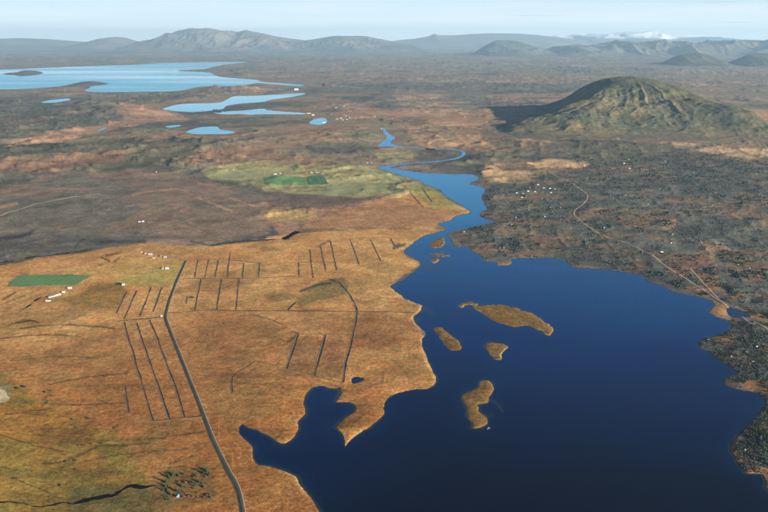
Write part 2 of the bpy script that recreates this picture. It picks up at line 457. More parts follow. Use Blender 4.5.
C = np.zeros(X.shape + (3,))
def mix(col, m, k=1.0):
    global C
    mm = (np.clip(m * k, 0, 1))[..., None]
    C = C * (1 - mm) + np.asarray(col) * mm

N1 = fbm(X, Y, 900, 6, 31); N2 = fbm(X, Y, 300, 5, 32); N3 = fbm(X, Y, 3500, 6, 33); N4 = fbm(X, Y, 120, 4, 34)
# far plains and heath: brown, grey and tan in patches
C[:] = lin(136, 112, 92)
mix(lin(96, 88, 82), sstep(0.08, 0.28, N3))
mix(lin(158, 118, 86), sstep(0.2, 0.42, -N3))
mix(lin(150, 112, 84), sstep(0.25, 0.4, N1), 0.7)
mix(lin(84, 80, 74), sstep(0.2, 0.36, -N1), 0.75)
mix(lin(112, 108, 74), sstep(0.3, 0.42, N2), 0.6)
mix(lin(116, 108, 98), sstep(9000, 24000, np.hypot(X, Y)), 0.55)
Z = {}
# the moor left of the river
Z['moor'] = mask_poly([(-80,190),(0,186),(60,172),(130,166),(200,176),(250,186),(330,192),(390,198),(330,207),(262,212),(270,226),(262,236),(210,244),(150,246),(100,240),(60,246),(-80,262)], 3, 6)
mix(lin(114, 102, 88), Z['moor'])
mix(lin(96, 86, 80), Z['moor'] * sstep(0.1, 0.25, N1 + 0.3 * N2), 0.8)
mix(lin(134, 106, 86), Z['moor'] * sstep(0.3, 0.45, -N1 + 0.3 * N2), 0.8)
for P in ([(-80,140),(40,134),(120,138),(190,142),(235,150),(240,160),(150,166),(60,172),(-80,182)],):
    m = mask_poly(P, 4, 6); mix(lin(98, 92, 70), m, 0.8); mix(lin(138, 100, 78), m * sstep(0.1, 0.5, N1), 0.8); mix(lin(72, 72, 60), m * sstep(0.1, 0.5, -N1), 0.7)
for P in ([(-20,112),(50,104),(110,108),(125,122),(90,132),(30,140),(-20,142)], [(120,96),(190,92),(215,96),(190,102),(140,104)]):
    m = mask_poly(P, 3, 6); mix(lin(88, 86, 74), m, 0.75)
for P in ([(0,148),(60,134),(110,122),(150,112),(190,118),(150,122),(110,130),(60,142)], [(45,156),(70,150),(95,154),(70,160)], [(120,105),(160,108),(170,112),(130,118)], [(330,112),(370,108),(420,112),(400,120),(345,118)], [(425,118),(470,120),(460,128),(430,126)]):
    mix(lin(178, 128, 98), mask_poly(P, 2, 4), 0.65)
for P, w in (([(134,197),(150,193),(172,190)], 1.6), ([(186,192),(205,203),(232,213)], 1.5), ([(200,184),(216,186),(232,188)], 1.2), ([(0,208),(20,205)], 2.0), ([(230,198),(250,206),(262,214)], 1.2), ([(60,158),(84,154),(110,156)], 1.4), ([(0,150),(30,143),(62,136)], 1.2)):
    mix(lin(172, 128, 92), mask_path(P, w, 3.0), 0.7)
# heath right of the upper river
for P in ([(395,95),(480,92),(500,108),(470,118),(420,112),(380,104)],):
    mix(lin(110, 104, 92), mask_poly(P, 4, 6), 0.6)
mix(lin(178, 136, 98), (0.25 + 0.75 * sstep(-0.3, 0.2, W6)) * mask_poly([(392,100),(450,96),(486,112),(480,122),(420,116)], 4, 6), 0.55)
mix(lin(172, 128, 92), (0.3 + 0.7 * sstep(-0.35, 0.15, W6)) * mask_poly([(400,120),(480,112),(520,128),(560,136),(540,150),(470,150),(420,145)], 4, 6), 0.8)
mix(lin(182, 140, 98), mask_poly([(425,144),(440,141.5),(456,143.5),(461,147.5),(440,148),(428,147.5)], 1, 1), 0.8)
# floodplain
Z['plain'] = mask_poly([(-80,266),(0,264),(60,255),(100,250),(140,246),(200,248),(262,240),(300,232),(330,212),(392,198),(420,186),(470,212),(440,230),(400,252),(424,263),(390,286),(424,306),(415,320),(426,345),(438,385),(400,408),(352,456),(300,446),(262,452),(300,462),(345,500),(370,560),(-80,560)], 2, 3)
mix(lin(190, 140, 88), Z['plain'])
low = sstep(300, 430, Vv + 18 * N1)
mix(lin(154, 98, 51), Z['plain'] * low, 0.9)
mix(lin(140, 90, 58), Z['plain'] * sstep(0.15, 0.4, N1 + 0.4 * N2), 0.35)
mix(lin(192, 134, 82), Z['plain'] * sstep(0.15, 0.4, -N1 + 0.3 * N4), 0.35)
mix(lin(140, 102, 60), Z['plain'] * sstep(0.2, 0.4, N2), 0.5)
mix(lin(172, 112, 64), Z['plain'] * sstep(0.25, 0.45, -N2), 0.35)
# redder meadow between the moor and the river
Z['red'] = mask_poly([(262,214),(330,206),(392,196),(425,208),(462,212),(440,224),(400,228),(330,228),(280,234)], 2, 4)
mix(lin(160, 114, 84), Z['red'], 0.8)
mix(lin(176, 138, 82), mask_poly([(258,212),(290,208),(318,214),(310,220),(270,222)], 2, 3), 0.8)
mix(lin(104, 84, 74), mask_poly([(262,190),(330,189),(390,194),(350,205),(270,208)], 2, 3), 0.7)
mix(lin(100, 86, 62), mask_path([(300,231),(340,229),(380,227),(420,228),(446,228)], 2.4, 1.5), 0.75)
# pale green pastures
mix(lin(156, 148, 90), (0.5 + 0.5 * sstep(-0.3, 0.2, W5 + W6)) * mask_poly([(200,170),(250,160),(300,163),(372,168),(420,184),(430,196),(392,196),(330,195),(264,189),(210,180)], 2, 4), 0.75)
mix(lin(168, 150, 92), mask_poly([(372,152),(420,153),(412,158),(376,161)], 1.5, 2), 0.7)
mix(lin(140, 132, 74), mask_poly([(420,184),(440,192),(462,208),(430,206),(412,192),(400,182)], 1.5, 2), 0.7)
mix(lin(168, 146, 80), mask_poly([(118,268),(150,262),(182,264),(178,284),(150,290),(112,284)], 3, 3), 0.8)
mix(lin(186, 140, 84), mask_poly([(60,276),(130,255),(186,262),(150,272),(110,282)], 2, 4), 0.7)
mix(lin(138, 104, 54), mask_poly([(60,305),(90,288),(118,284),(130,296),(110,310),(80,312)], 3, 3), 0.8)
mix(lin(150, 118, 70), mask_poly([(330,280),(390,268),(420,262),(412,274),(385,288),(345,300),(300,298)], 4, 4), 0.5)
# darker damp ground among the ditches
for P in ([(296,300),(320,284),(345,276),(350,292),(330,300),(300,308)], [(262,296),(300,294),(306,300),(270,303)]):
    mix(lin(112, 92, 58), mask_poly(P, 2, 4), 0.7)
mix(lin(122, 84, 60), mask_poly([(290,340),(345,338),(342,380),(316,376),(288,368)], 3, 3), 0.55)
mix(lin(132, 88, 54), mask_poly([(352,318),(412,316),(424,345),(400,352),(352,345)], 5, 4), 0.5)
mix(lin(128, 84, 50), mask_poly([(200,318),(280,322),(290,345),(240,360),(195,350)], 6, 6), 0.35)
# bottom left slope
Z['slope'] = mask_poly([(-80,330),(0,380),(60,410),(110,430),(150,470),(150,512),(120,560),(-80,560)], 8, 8)
mix(lin(150, 108, 50), Z['slope'], 0.75)
mix(lin(124, 102, 50), Z['slope'] * sstep(-0.15, 0.2, N2 + 0.5 * W1 + 0.3 * W5), 0.75)
mix(lin(158, 96, 46), Z['slope'] * sstep(0.1, 0.5, -N1), 0.7)
mix(lin(120, 110, 84), mask_poly([(-20,384),(10,388),(12,402),(-20,410)], 2, 2), 0.8)
mix(lin(196, 176, 148), mask_poly([(-10,396),(4,394),(10,403),(0,408),(-10,406)], 0.8, 1.5), 0.8)
mix(lin(96, 92, 62), mask_poly([(70,492),(120,488),(168,492),(170,512),(70,530)], 4, 4), 0.6)
mix(lin(92, 80, 46), mask_poly([(166,472),(210,470),(214,503),(170,506)], 5, 5), 0.5)
dk = lin(74, 66, 40)
for P, w in (([(0,465),(40,467),(70,461),(100,448),(128,447)], 1.2), ([(60,470),(90,462),(130,455),(190,450)], 0.7), ([(0,480),(40,492),(60,500)], 0.9), ([(20,330),(60,326),(115,330)], 0.9),
             ([(40,388),(70,381),(100,377),(128,374)], 0.9), ([(40,405),(90,406),(128,403)], 0.8), ([(170,465),(195,456),(212,452)], 0.9), ([(168,470),(182,468),(200,471),(216,470)], 1.0),
             ([(96,447),(120,446),(150,445)], 1.0), ([(0,340),(40,336),(80,338)], 0.8), ([(10,362),(60,358),(100,360)], 0.6), ([(150,440),(180,436),(205,432)], 0.8),
             ([(5,418),(40,412),(52,410)], 0.8), ([(0,440),(30,447),(64,453)], 0.9), ([(96,400),(128,412)], .6), ([(100,258),(108,262),(98,266)], 1.2), ([(105,256),(122,253),(114,262)], 1.4),
             ([(0,330),(22,322),(38,324)], 1.0), ([(4,300),(16,293)], 1.2), ([(0,306),(30,294),(40,290)], .8), ([(220,349),(250,339),(285,329)], 0.8), ([(250,315),(275,322),(296,334)], 0.8), ([(284,345),(292,340),(298,335)], 1.6)):
    mix(dk, mask_path(P, w, 2.0), 0.8)
streak = sstep(0.28, 0.6, fbm(X * 0.35 + 0.2 * Y, Y * 1.6, 90, 4, 77))
mix(lin(96, 74, 40), streak * Z['plain'] * sstep(320, 400, Vv), 0.45)
# lava and birch scrub right of the river
Z['lava'] = mask_poly([(448,234),(482,224),(494,221),(481,214),(488,205),(483,192),(500,182),(540,172),(560,160),(600,160),(680,152),(768,160),(850,165),(850,560),(760,560),(690,345),(735,322),(712,300),(640,275),(560,262),(512,262),(480,260)], 2, 3)
mix(lin(94, 92, 84), Z['lava'])
mix(lin(122, 96, 74), Z['lava'] * sstep(0.15, 0.32, N2 + 0.4 * N4), 0.7)
mix(lin(86, 84, 78), Z['lava'] * sstep(0.1, 0.5, -N2), 0.8)
mix(lin(140, 92, 54), Z['lava'] * sstep(0.2, 0.36, N4 + 0.4 * N2) * sstep(225, 310, Vv), 0.85)
mix(lin(96, 88, 72), mask_poly([(490,120),(560,138),(660,142),(720,160),(640,166),(560,160),(500,150),(480,135)], 3, 4), 0.7)
mix(lin(186, 142, 98), mask_poly([(478,170),(486,160),(510,157),(560,161),(592,165),(560,168),(545,176),(520,184),(500,182),(482,178)], 1.5, 5) * (0.35 + 0.65 * sstep(-0.25, 0.15, W6 + 0.5 * W5)), 0.9)
mix(lin(182, 136, 96), (0.3 + 0.7 * sstep(-0.2, 0.15, W6)) * mask_poly([(516,136),(560,135),(640,138),(690,140),(660,144),(590,142),(520,143)], 1.5, 3), 0.7)
mix(lin(192, 148, 104), (0.3 + 0.7 * sstep(-0.2, 0.15, W6)) * mask_poly([(668,140),(700,141),(735,147),(780,150),(780,160),(735,156),(700,150),(675,147)], 1.5, 3), 0.8)
mix(lin(176, 134, 102), mask_poly([(736,112),(780,108),(780,122),(750,124),(728,118)], 1.5, 3), 0.7)
mix(lin(134, 104, 82), mask_poly([(618,220),(640,216),(680,222),(672,230),(640,230),(622,227)], 1.5, 2), 0.9)
mix(lin(134, 106, 80), mask_poly([(576,212),(600,208),(620,209),(610,215),(580,217)], 1.2, 2), 0.85)
mix(lin(128, 86, 64), mask_poly([(660,262),(700,256),(715,262),(690,272),(664,270)], 2, 3), 0.7)
mix(lin(134, 92, 70), mask_poly([(694,272),(715,270),(718,288),(700,284)], 1.5, 2), 0.7)
mix(lin(124, 98, 76), mask_poly([(512,248),(545,245),(560,256),(520,257)], 2, 3), 0.7)
mix(lin(166, 124, 72), mask_poly([(712,300),(727,303),(726,315),(712,316)], 1, 1), 0.8)
mix(lin(160, 118, 70), mask_poly([(728,304),(752,312),(768,318),(768,324),(748,316)], 1, 1), 0.7)
# blue-grey stream banks and gullies
for P, w in (([(-10,266),(15,262),(30,259),(55,256),(75,253),(100,248)], 1.8), ([(75,247),(82,240),(95,243),(110,243),(145,243)], 1.6), ([(210,246),(240,243),(270,241),(288,238)], 1.4), ([(0,240),(20,236),(30,234)], 3.0), ([(190,243),(212,246),(228,242)], 1.2), ([(312,250),(320,246),(330,241)], 1.2), ([(330,280),(338,284),(345,290)], 2.0), ([(400,244),(394,249),(406,244)], 1.6), ([(302,292),(318,286),(330,284)], 1.6)):
    mix(lin(66, 66, 60), mask_path(P, w, 1.5), 0.85)
# reed fringe along the low shores
fr = Z['plain'] * (SD > 0) * (1 - sstep(5.0, 13.0, SD + 4 * N4))
mix(lin(190, 148, 92), fr * sstep(-0.25, 0.35, N2 + 0.6 * N4), 0.75)
fr2 = Z['lava'] * (SD > 0) * (1 - sstep(3.0, 9.0, SD + 6 * N2)) * sstep(0.0, 0.35, N1 + 0.15)
mix(lin(138, 108, 70), fr2, 0.45)
mix(lin(50, 48, 36), (SD < 0) * 1.0, 1.0)
C *= (1 + 0.12 * N4 + 0.07 * N2 + 0.12 * fbm(X, Y, 45, 3, 36))[..., None]
lum = (C @ np.array([0.25, 0.65, 0.10]))[..., None]
pl = np.clip(Z['plain'] + Z['slope'], 0, 1)[..., None]
C = ((C * 0.97 + lum * 0.03) * np.array([0.99, 1.03, 0.93])) * pl + ((C * 0.88 + lum * 0.12) * np.array([0.99, 1.02, 0.98])) * (1 + 0.16 * W6 + 0.10 * W5)[..., None] * (1 - pl)
C = np.clip(C, 0.01, 0.8)

# ------------------------------------------------------------------ relief
DIST = np.hypot(X, Y)
shore = sstep(0, 1, np.clip(SD, 0, 1e8) / np.maximum(90.0, 2.5 * PXM))
amp = 5.0 + 26.0 * sstep(4500, 14000, DIST) + 30 * sstep(15000, 40000, DIST)
amp = amp * (1 - 0.85 * Z['plain']) * (1 - 0.2 * Z['lava'])
H = amp * (0.55 * fbm(X, Y, 2600, 6, 41) + 0.45 * fbm(X, Y, 700, 5, 42))
H += 1.6 * (1 - Z['plain']) * np.clip(ridged(X, Y, 130, 4, 43) - 0.3, 0, 1) * sstep(0, 0.5, Z['lava'] + Z['moor'])
H += 8.5 * Z['lava'] * np.clip(ridged(X, Y, 110, 4, 44) - 0.35, 0, 1)
H += 0.9 * Z['slope'] * ridged(X * 0.5 + 0.2 * Y, Y, 60, 4, 45)
crag = mask_poly([(-40,150),(60,142),(190,138),(240,148),(250,162),(150,168),(40,176),(-40,180)], 4, 6) + mask_poly([(110,94),(190,86),(256,86),(256,96),(190,103),(120,106)], 3, 4) + mask_poly([(-40,104),(60,100),(125,108),(130,124),(60,134),(-40,140)], 4, 6)
H += crag * (62 * np.clip(ridged(X, Y, 560, 5, 46) - 0.4, 0, 1) + 12 * fbm(X, Y, 170, 4, 47))
rough_ = np.clip(1 - Z['plain'] - 0.55 * Z['lava'], 0, 1) * sstep(0, 1, (DIST - 3300) / 1500.0)
H += rough_ * (30 * np.clip(ridged(X, Y, 380, 5, 48) - 0.38, 0, 1) + 4.0 * fbm(X, Y, 95, 3, 49)) * (1 - 0.55 * Z['moor'])
H += rough_ * sstep(7000, 14000, DIST) * 44 * np.clip(ridged(X, Y, 1700, 5, 50) - 0.42, 0, 1)
H += 0.5 * Z['plain'] * fbm(X, Y, 34, 3, 58)
H = np.maximum(H, -2) + 2.4
def dome(u, v, a, b, h):
    global H
    H = H + h * np.exp(-((U - u) / a) ** 2 - ((Vv - v) / b) ** 2)
dome(93, 85.5, 11, 1.2, 95); dome(206, 89, 16, 1.5, 85); dome(240, 90, 20, 2, 60); dome(235, 77, 16, 3, 90)
dome(-40, 470, 60, 60, 26); dome(-30, 395, 40, 14, 12); dome(20, 126, 70, 7, 50); dome(105, 110, 60, 5, 45); dome(190, 148, 70, 6, 36)
dome(120, 206, 150, 14, 14); dome(160, 242, 60, 4, 9); dome(560, 146, 70, 4, 20); dome(300, 140, 60, 6, 20); dome(445, 146, 12, 2.5, 14); dome(508, 121, 9, 1.6, 30); dome(522, 118, 10, 1.6, 34); dome(540, 126, 8, 1.6, 34); dome(500, 127, 8, 1.4, 22)
H = H * shore
H += 0.55 + 1.2 * np.tanh(np.clip(SD, 0, 1e8) / np.maximum(12.0, 1.2 * PXM))
zw = 2.2 * np.tanh(SD / np.maximum(7.0, 0.9 * PXM))
edge = sstep(0, 1, np.clip(SD, 0, 1e8) / np.maximum(6.0, 0.8 * PXM))
H = np.where(SD < 0, zw, np.minimum(H, zw * 1.0 + edge * 400))
def hgt(x, y):
    u, v = toimg(x, y)
    j = np.clip(np.interp(u, us, np.arange(NU)), 0, NU - 1.001); i = np.clip(np.interp(v, vs, np.arange(NV)), 0, NV - 1.001)
    j0 = np.floor(j).astype(int); i0 = np.floor(i).astype(int); a = j - j0; b = i - i0
    return (H[i0, j0] * (1 - a) + H[i0, j0 + 1] * a) * (1 - b) + (H[i0 + 1, j0] * (1 - a) + H[i0 + 1, j0 + 1] * a) * b
def at_grid(A, x, y):
    u, v = toimg(x, y)
    j = np.clip(np.rint(np.interp(u, us, np.arange(NU))).astype(int), 0, NU - 1); i = np.clip(np.rint(np.interp(v, vs, np.arange(NV))).astype(int), 0, NV - 1)
    return A[i, j]

def set_cover(me, c):
    a = me.attributes.new('cover', 'FLOAT_COLOR', 'POINT')
    d = np.ones((len(c), 4), dtype=np.float32); d[:, :3] = c
    a.data.foreach_set('color', d.ravel())

def grid_faces(nv, nu):
    idx = np.arange(nv * nu).reshape(nv, nu)
    return np.stack([idx[:-1, :-1].ravel(), idx[1:, :-1].ravel(), idx[1:, 1:].ravel(), idx[:-1, 1:].ravel()], 1)

# extra rows carry the sheet under and behind the viewer
gx = np.concatenate([X, X[-1:] * 1.0, X[-1:] * 8, X[-1:] * 40]); gy = np.concatenate([Y, np.full((1, NU), -300.0), np.full((1, NU), -5000.0), np.full((1, NU), -30000.0)])
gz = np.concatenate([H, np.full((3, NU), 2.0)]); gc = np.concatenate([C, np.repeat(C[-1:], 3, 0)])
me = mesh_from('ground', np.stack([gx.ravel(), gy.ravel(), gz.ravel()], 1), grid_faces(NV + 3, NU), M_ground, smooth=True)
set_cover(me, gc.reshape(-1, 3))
add('ground', me, kind='structure')

# ------------------------------------------------------------------ water sheets, level, tucked under the banks
def water_sheet(name, key, mat, z=0.0, step=5):
    m = WM[key]
    V, F = [], []
    rows = np.where(m.any(1))[0]; r0 = max(rows[0] - 3, 0); r1 = min(rows[-1] + 3, NV - 1)
    for i in range(r0, r1, step):
        i2 = min(i + step, r1)
        band = m[max(i - 3, 0):i2 + 4].any(0)
        k = np.convolve(band.astype(int), np.ones(9, int), 'same') > 0
        e = np.flatnonzero(np.diff(np.concatenate([[0], k.astype(int), [0]])))
        for a, b in zip(e[::2], e[1::2]):
            b = min(b, NU - 1); n = len(V)
            for (jj, ii) in ((a, i2), (b, i2), (b, i), (a, i)):
                V.append((X[ii, jj], Y[ii, jj], z))
            F.append((n, n + 1, n + 2, n + 3))
    return add(name, mesh_from(name, V, F, mat), kind='structure')
def painted_water(name, key, refl_cols, shal, bed):
    # a level sheet: sky reflection growing with distance painted in, shallows at banks and shoals
    k = WM[key].copy()
    for _ in range(3):
        q = k.copy(); q[1:] |= k[:-1]; q[:-1] |= k[1:]; q[:, 1:] |= k[:, :-1]; q[:, :-1] |= k[:, 1:]; k = q
    ri = np.arange(0, NV, 2); ci = np.arange(0, NU, 2)
    ri = np.unique(np.append(ri, NV - 1)); ci = np.unique(np.append(ci, NU - 1))
    sub = np.ix_(ri, ci)
    x, y, kk = X[sub], Y[sub], k[sub]
    dep = np.clip(-SDI[sub], 0, 400)                      # metres from the nearest bank
    F = grid_faces(len(ri), len(ci))
    F = F[kk.ravel()[F].any(1)]
    used, inv = np.unique(F, return_inverse=True)
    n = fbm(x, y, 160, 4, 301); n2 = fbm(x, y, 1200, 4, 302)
    ysh = y + 260 * n2 - 1.5 * np.minimum(dep, 60)          # runs up the lake for the painted reflection; lighter near the banks
    c = np.stack([np.interp(ysh, [1500, 2500, 3800, 5600, 7000], q) for q in zip(*refl_cols)], -1)
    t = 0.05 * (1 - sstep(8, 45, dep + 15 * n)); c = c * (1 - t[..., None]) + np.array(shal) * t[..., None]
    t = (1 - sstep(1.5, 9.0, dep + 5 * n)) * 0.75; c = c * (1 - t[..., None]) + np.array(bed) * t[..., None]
    for P, w in SHOAL:
        S = smooth_open(P, 5); d = sd_grid(S, us[ci], vs[ri], x, y, pad=14, closed=False)
        t = (1 - sstep(0.2 * w, w, d + 0.9 * w * n)) * 0.45; c = c * (1 - t[..., None]) + np.array(bed) * t[..., None]
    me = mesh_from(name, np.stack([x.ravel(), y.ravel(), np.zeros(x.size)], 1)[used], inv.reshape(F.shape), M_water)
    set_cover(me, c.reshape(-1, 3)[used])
    return add(name, me, kind='structure')
# distance to the banks and island shores, further out
SDI = SD.copy()
for nm in ('lake', 'upper_river'):
    SDI = np.where(SDI < 0, np.maximum(SDI, -sd_grid(OUT[nm], us, vs, X, Y, pad=40)), SDI)
for P in ISLANDS.values():
    SDI = np.where(SDI < 0, np.maximum(SDI, -sd_grid(smooth_closed(P, 3), us, vs, X, Y, pad=16)), SDI)
SHOAL = [([(488,398),(494,402),(500,408),(503,413)], 9), ([(484,414),(489,417),(492,415)], 7), ([(422,307),(430,311),(436,316)], 16), ([(416,318),(420,322)], 14), ([(425,262),(432,270),(440,268)], 14), ([(432,256),(446,258)], 18), ([(472,264),(484,262)], 14), ([(458,308),(470,304)], 8), ([(445,227),(470,226)], 20), ([(440,268),(450,270)], 10)]
REFL_COLS = [(0, 0.0, 0.006), (0, 0.014, 0.07), (0, 0.055, 0.155), (0, 0.18, 0.32), (0, 0.19, 0.33)]  # dark near, bright blue far: stronger grazing reflection put into the colour
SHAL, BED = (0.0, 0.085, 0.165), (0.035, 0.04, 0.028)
painted_water('lake', 'lake', REFL_COLS, SHAL, BED)
painted_water('river', 'upper_river', REFL_COLS, SHAL, BED)
water_sheet('distant_lake', 'far_lake', M_water_far, step=2)
water_sheet('middle_lake', 'middle_lake', M_water_far, step=2)
water_sheet('lake_arm', 'middle_lake_arm', M_water_far, step=2)
for k in PONDS: water_sheet('pond', k, M_pond if k in ('lagoon', 'meadow_pond') else M_stream if k == 'stream_pool' else M_water_far, step=2)

# ------------------------------------------------------------------ islands
for nm, P in ISLANDS.items():
    S = rough_outline(P, 8, 1.3)
    far = nm.startswith('islet_far_lake')
    st = 0.5 if far else 0.6
    uu = np.arange(S[:, 0].min() - 2, S[:, 0].max() + 2, st); vv = np.arange(S[:, 1].min() - 1.5, S[:, 1].max() + 1.5, 0.25 if far else st)
    gu, gv = np.meshgrid(uu, vv); x, y = unproj(gu, gv)
    ins = inside_grid(S, uu, vv); d = sd_grid(S, uu, vv, x, y, pad=30)
    sd = np.where(ins, d, -d)
    n1 = fbm(x, y, 40, 4, 51); n2 = fbm(x, y, 150, 4, 52)
    if far:
        z = np.where(sd > 0, 75 * np.tanh(np.clip(sd, 0, 1e9) / 900.0) * (0.8 + 0.2 * n2), np.clip(sd / 100, -1.5, 0))
        c = np.zeros(x.shape + (3,)); c[:] = lin(96, 92, 78)
    else:
        z = np.where(sd > 0, 1.4 * np.tanh(sd / 6) + 0.5 * sstep(4, 25, sd) * (1 + n1), np.clip(sd * 0.18, -1.5, 0))
        c = np.zeros(x.shape + (3,)); c[:] = lin(132, 98, 56)
        t = sstep(0.0, 0.5, n1)[..., None]; c = c * (1 - t * 0.6) + lin(112, 84, 50) * t * 0.6
        if nm in ('island_boot', 'island_round', 'islet_hook'):
            t = sstep(-0.1, 0.4, n2)[..., None] * 0.7; c = c * (1 - t) + lin(110, 92, 54) * t
        t = ((1 - sstep(2.0, 6, sd + 3 * n1)) * sstep(-0.3, 0.3, n2))[..., None] * 0.8; c = c * (1 - t) + lin(176, 140, 86) * t
        t = (sstep(0.15, 0.3, fbm(x, y, 14, 3, 53)) * sstep(5, 9, sd))[..., None] * 0.6; c = c * (1 - t) + lin(92, 76, 44) * t
        t = (sd < -0.5)[..., None] * 1.0; c = c * (1 - t) + lin(70, 66, 44) * t
    F = grid_faces(*x.shape)
    keep = (sd.ravel()[F] > -9 * (1 if not far else 60)).any(1)
    F = F[keep]
    used, inv = np.unique(F, return_inverse=True)
    me = mesh_from('island', np.stack([x.ravel(), y.ravel(), z.ravel()], 1)[used], inv.reshape(F.shape), M_island, smooth=True)
    set_cover(me, c.reshape(-1, 3)[used])
    add('islet' if 'islet' in nm else 'island', me, kind='structure')

# ------------------------------------------------------------------ the shield hill and the mountains
def zcrest(v, D):
    a = (256.0 - np.asarray(v, float)) / FPX
    return CAM_H + D * (CP * a - SP) / (SP * a + CP)
def xcrest(u, v, D):
    a = (256.0 - np.asarray(v, float)) / FPX
    return (np.asarray(u, float) - 384.0) / FPX * D / (SP * a + CP)

def massif(name, sil, D, wf, wb, nx, ny, mat, seed, rough=0.25, rsize=1500.0, jag=0.0, power=1.0, colf=None, foot_u=None):
    far_ = 1.3 if seed == 151 else 1.25 if seed == 161 else 1.6 if D > 35000 else 1.04
    D, wf, wb, rsize = D * far_, wf * far_, wb * far_, rsize * 1.3
    sil = np.array(sil, float)
    xs = xcrest(sil[:, 0], sil[:, 1], D); zs = np.maximum(zcrest(sil[:, 1], D), 0)
    x = np.linspace(xs[0], xs[-1], nx); y = np.concatenate([D - wf * np.linspace(1, 0, ny, endpoint=False) , D + wb * np.linspace(0, 1, ny // 2)])
    gx, gy = np.meshgrid(x, y)
    wx = gx + rsize * 0.25 * fbm(gx, gy, rsize, 4, seed + 3) * np.clip(np.abs(gy - D) / wf, 0, 1)
    cz = np.interp(wx, xs, zs)
    cz = cz * (1 + jag * fbm(gx, gy * 0.3, rsize * 0.8, 5, seed + 7))
    t = np.where(gy < D, (D - gy) / wf, (gy - D) / wb)
    pr = (0.5 + 0.5 * np.cos(np.pi * np.clip(t, 0, 1))) ** power
    r = ridged(gx, gy * 0.55, rsize, 5, seed)
    z = cz * pr * (1 + rough * 2.4 * (r - 0.55) * np.clip(t * 2.2, 0, 1))
    edge = np.minimum(sstep(0, 0.06, (gx - xs[0]) / (xs[-1] - xs[0])), sstep(0, 0.06, (xs[-1] - gx) / (xs[-1] - xs[0])))
    z = z * edge - 8 * (1 - np.minimum(edge, sstep(0, 0.08, 1 - t)))
    c = colf(gx, gy, z, r, t)
    me = mesh_from(name, np.stack([gx.ravel(), gy.ravel(), z.ravel()], 1), grid_faces(*gx.shape), mat, smooth=True)
    set_cover(me, c.reshape(-1, 3))
    return add(name, me, kind='structure')

M_mount = land_mat('mountain_cover', bump=12.0, fine=0.5)
def tint(a, b, seed, size=2500):
    def f(x, y, z, r, t):
        n = sstep(-0.35, 0.45, fbm(x, y, size, 5, seed))[..., None]
        return lin(*a) * (1 - n) + lin(*b) * n
    return f
def snowy(x, y, z, r, t):
    n = sstep(-0.35, 0.45, fbm(x, y, 3000, 5, 61))[..., None]
    c = lin(84, 84, 84) * (1 - n) + lin(108, 104, 98) * n
    s = sstep(980, 1180, z + 300 * fbm(x, y, 3500, 5, 62))[..., None]
    return c * (1 - s) + np.array([0.82, 0.84, 0.88]) * s

# far ranges first
massif('mountain_range', [(-330,47),(-250,42),(-180,38),(-90,40),(-40,38.5),(0,38.6),(20,38),(45,38.8),(70,40.6),(90,42),(110,43),(160,44)], 52000, 15000, 9000, 260, 60, M_mount, 101, 0.3, 5000, 0.01, power=2.0, colf=tint((96,92,84),(120,108,94),1))
massif('mountain', [(78,46),(88,43.4),(98,40.5),(108,37.6),(116,36.8),(124,37.6),(132,40.2),(142,42.6),(156,45.5)], 46000, 9000, 6000, 150, 60, M_mount, 111, 0.3, 3500, 0.01, power=1.8, colf=tint((96,92,84),(116,106,94),2))
massif('mountain_range', [(128,46),(148,42),(160,37.5),(170,33),(180,29.6),(190,28.6),(200,29),(210,28.2),(222,30),(232,30),(238,31.4),(246,29.8),(258,31.6),(268,34),(280,37),(292,39),(304,40.4),(318,38.4),(332,36),(345,35.6),(356,35.6),(368,36),(380,38.6),(392,41),(408,44),(430,47)], 43000, 10500, 8000, 440, 80, M_mount, 121, 0.6, 2000, 0.05, power=2.3, colf=tint((88,88,80),(112,104,92),3))
massif('mountain_range', [(340,48),(372,44),(400,39.8),(415,38.6),(428,36.2),(434,33.6),(440,35),(455,35),(468,34),(490,33.2),(512,33.4),(535,34.4),(552,36.6),(580,40),(610,46)], 60000, 16000, 9000, 300, 60, M_mount, 131, 0.3, 6000, 0.02, power=1.8, colf=tint((100,100,96),(122,114,102),4))
massif('snowy_mountain_range', [(500,44),(530,39),(545,36.4),(556,35),(566,36),(575,34),(584,35.4),(592,34),(604,34.4),(616,32.6),(630,31.4),(645,31.8),(656,34),(670,35.4),(688,35),(700,36.6),(716,38),(735,39),(770,40.4),(820,38),(880,36),(960,40),(1060,46)], 64000, 15000, 9000, 420, 70, M_mount, 141, 0.4, 4500, 0.02, colf=snowy)
massif('mountain_range', [(530,52),(552,48),(562,45.4),(574,44),(584,46),(596,44.4),(606,45.6),(617,42),(624,41.4),(632,44.4),(644,43.4),(655,41.4),(664,44),(676,41.6),(690,43),(702,43.4),(716,40.8),(732,41.2),(748,40),(768,39.6),(800,38),(850,40),(900,37),(980,41),(1080,48)], 41000, 8500, 7000, 480, 90, M_mount, 151, 1.05, 2000, 0.09, power=1.25, colf=tint((82,80,74),(108,100,90),5))
massif('mesa', [(478,50),(484,46.6),(492,42.6),(500,40.6),(510,40),(518,41.2),(526,44),(540,48),(552,51)], 42000, 4500, 4500, 160, 60, M_mount, 161, 0.4, 1800, 0.02, colf=tint((76,76,70),(96,92,84),6))
massif('hill', [(664,64),(672,60.5),(680,55.5),(688,53.6),(697,52.6),(706,54.6),(714,58.6),(724,63)], 31500, 2200, 2400, 110, 50, M_mount, 171, 0.4, 1200, 0.02, colf=tint((72,72,66),(92,88,80),7, 900))
massif('hill', [(728,65),(738,59),(748,54.6),(758,53),(768,53.4),(782,52.4),(800,56),(820,62)], 31000, 2200, 2400, 120, 50, M_mount, 181, 0.4, 1200, 0.02, colf=tint((72,72,66),(92,88,80),8, 900))

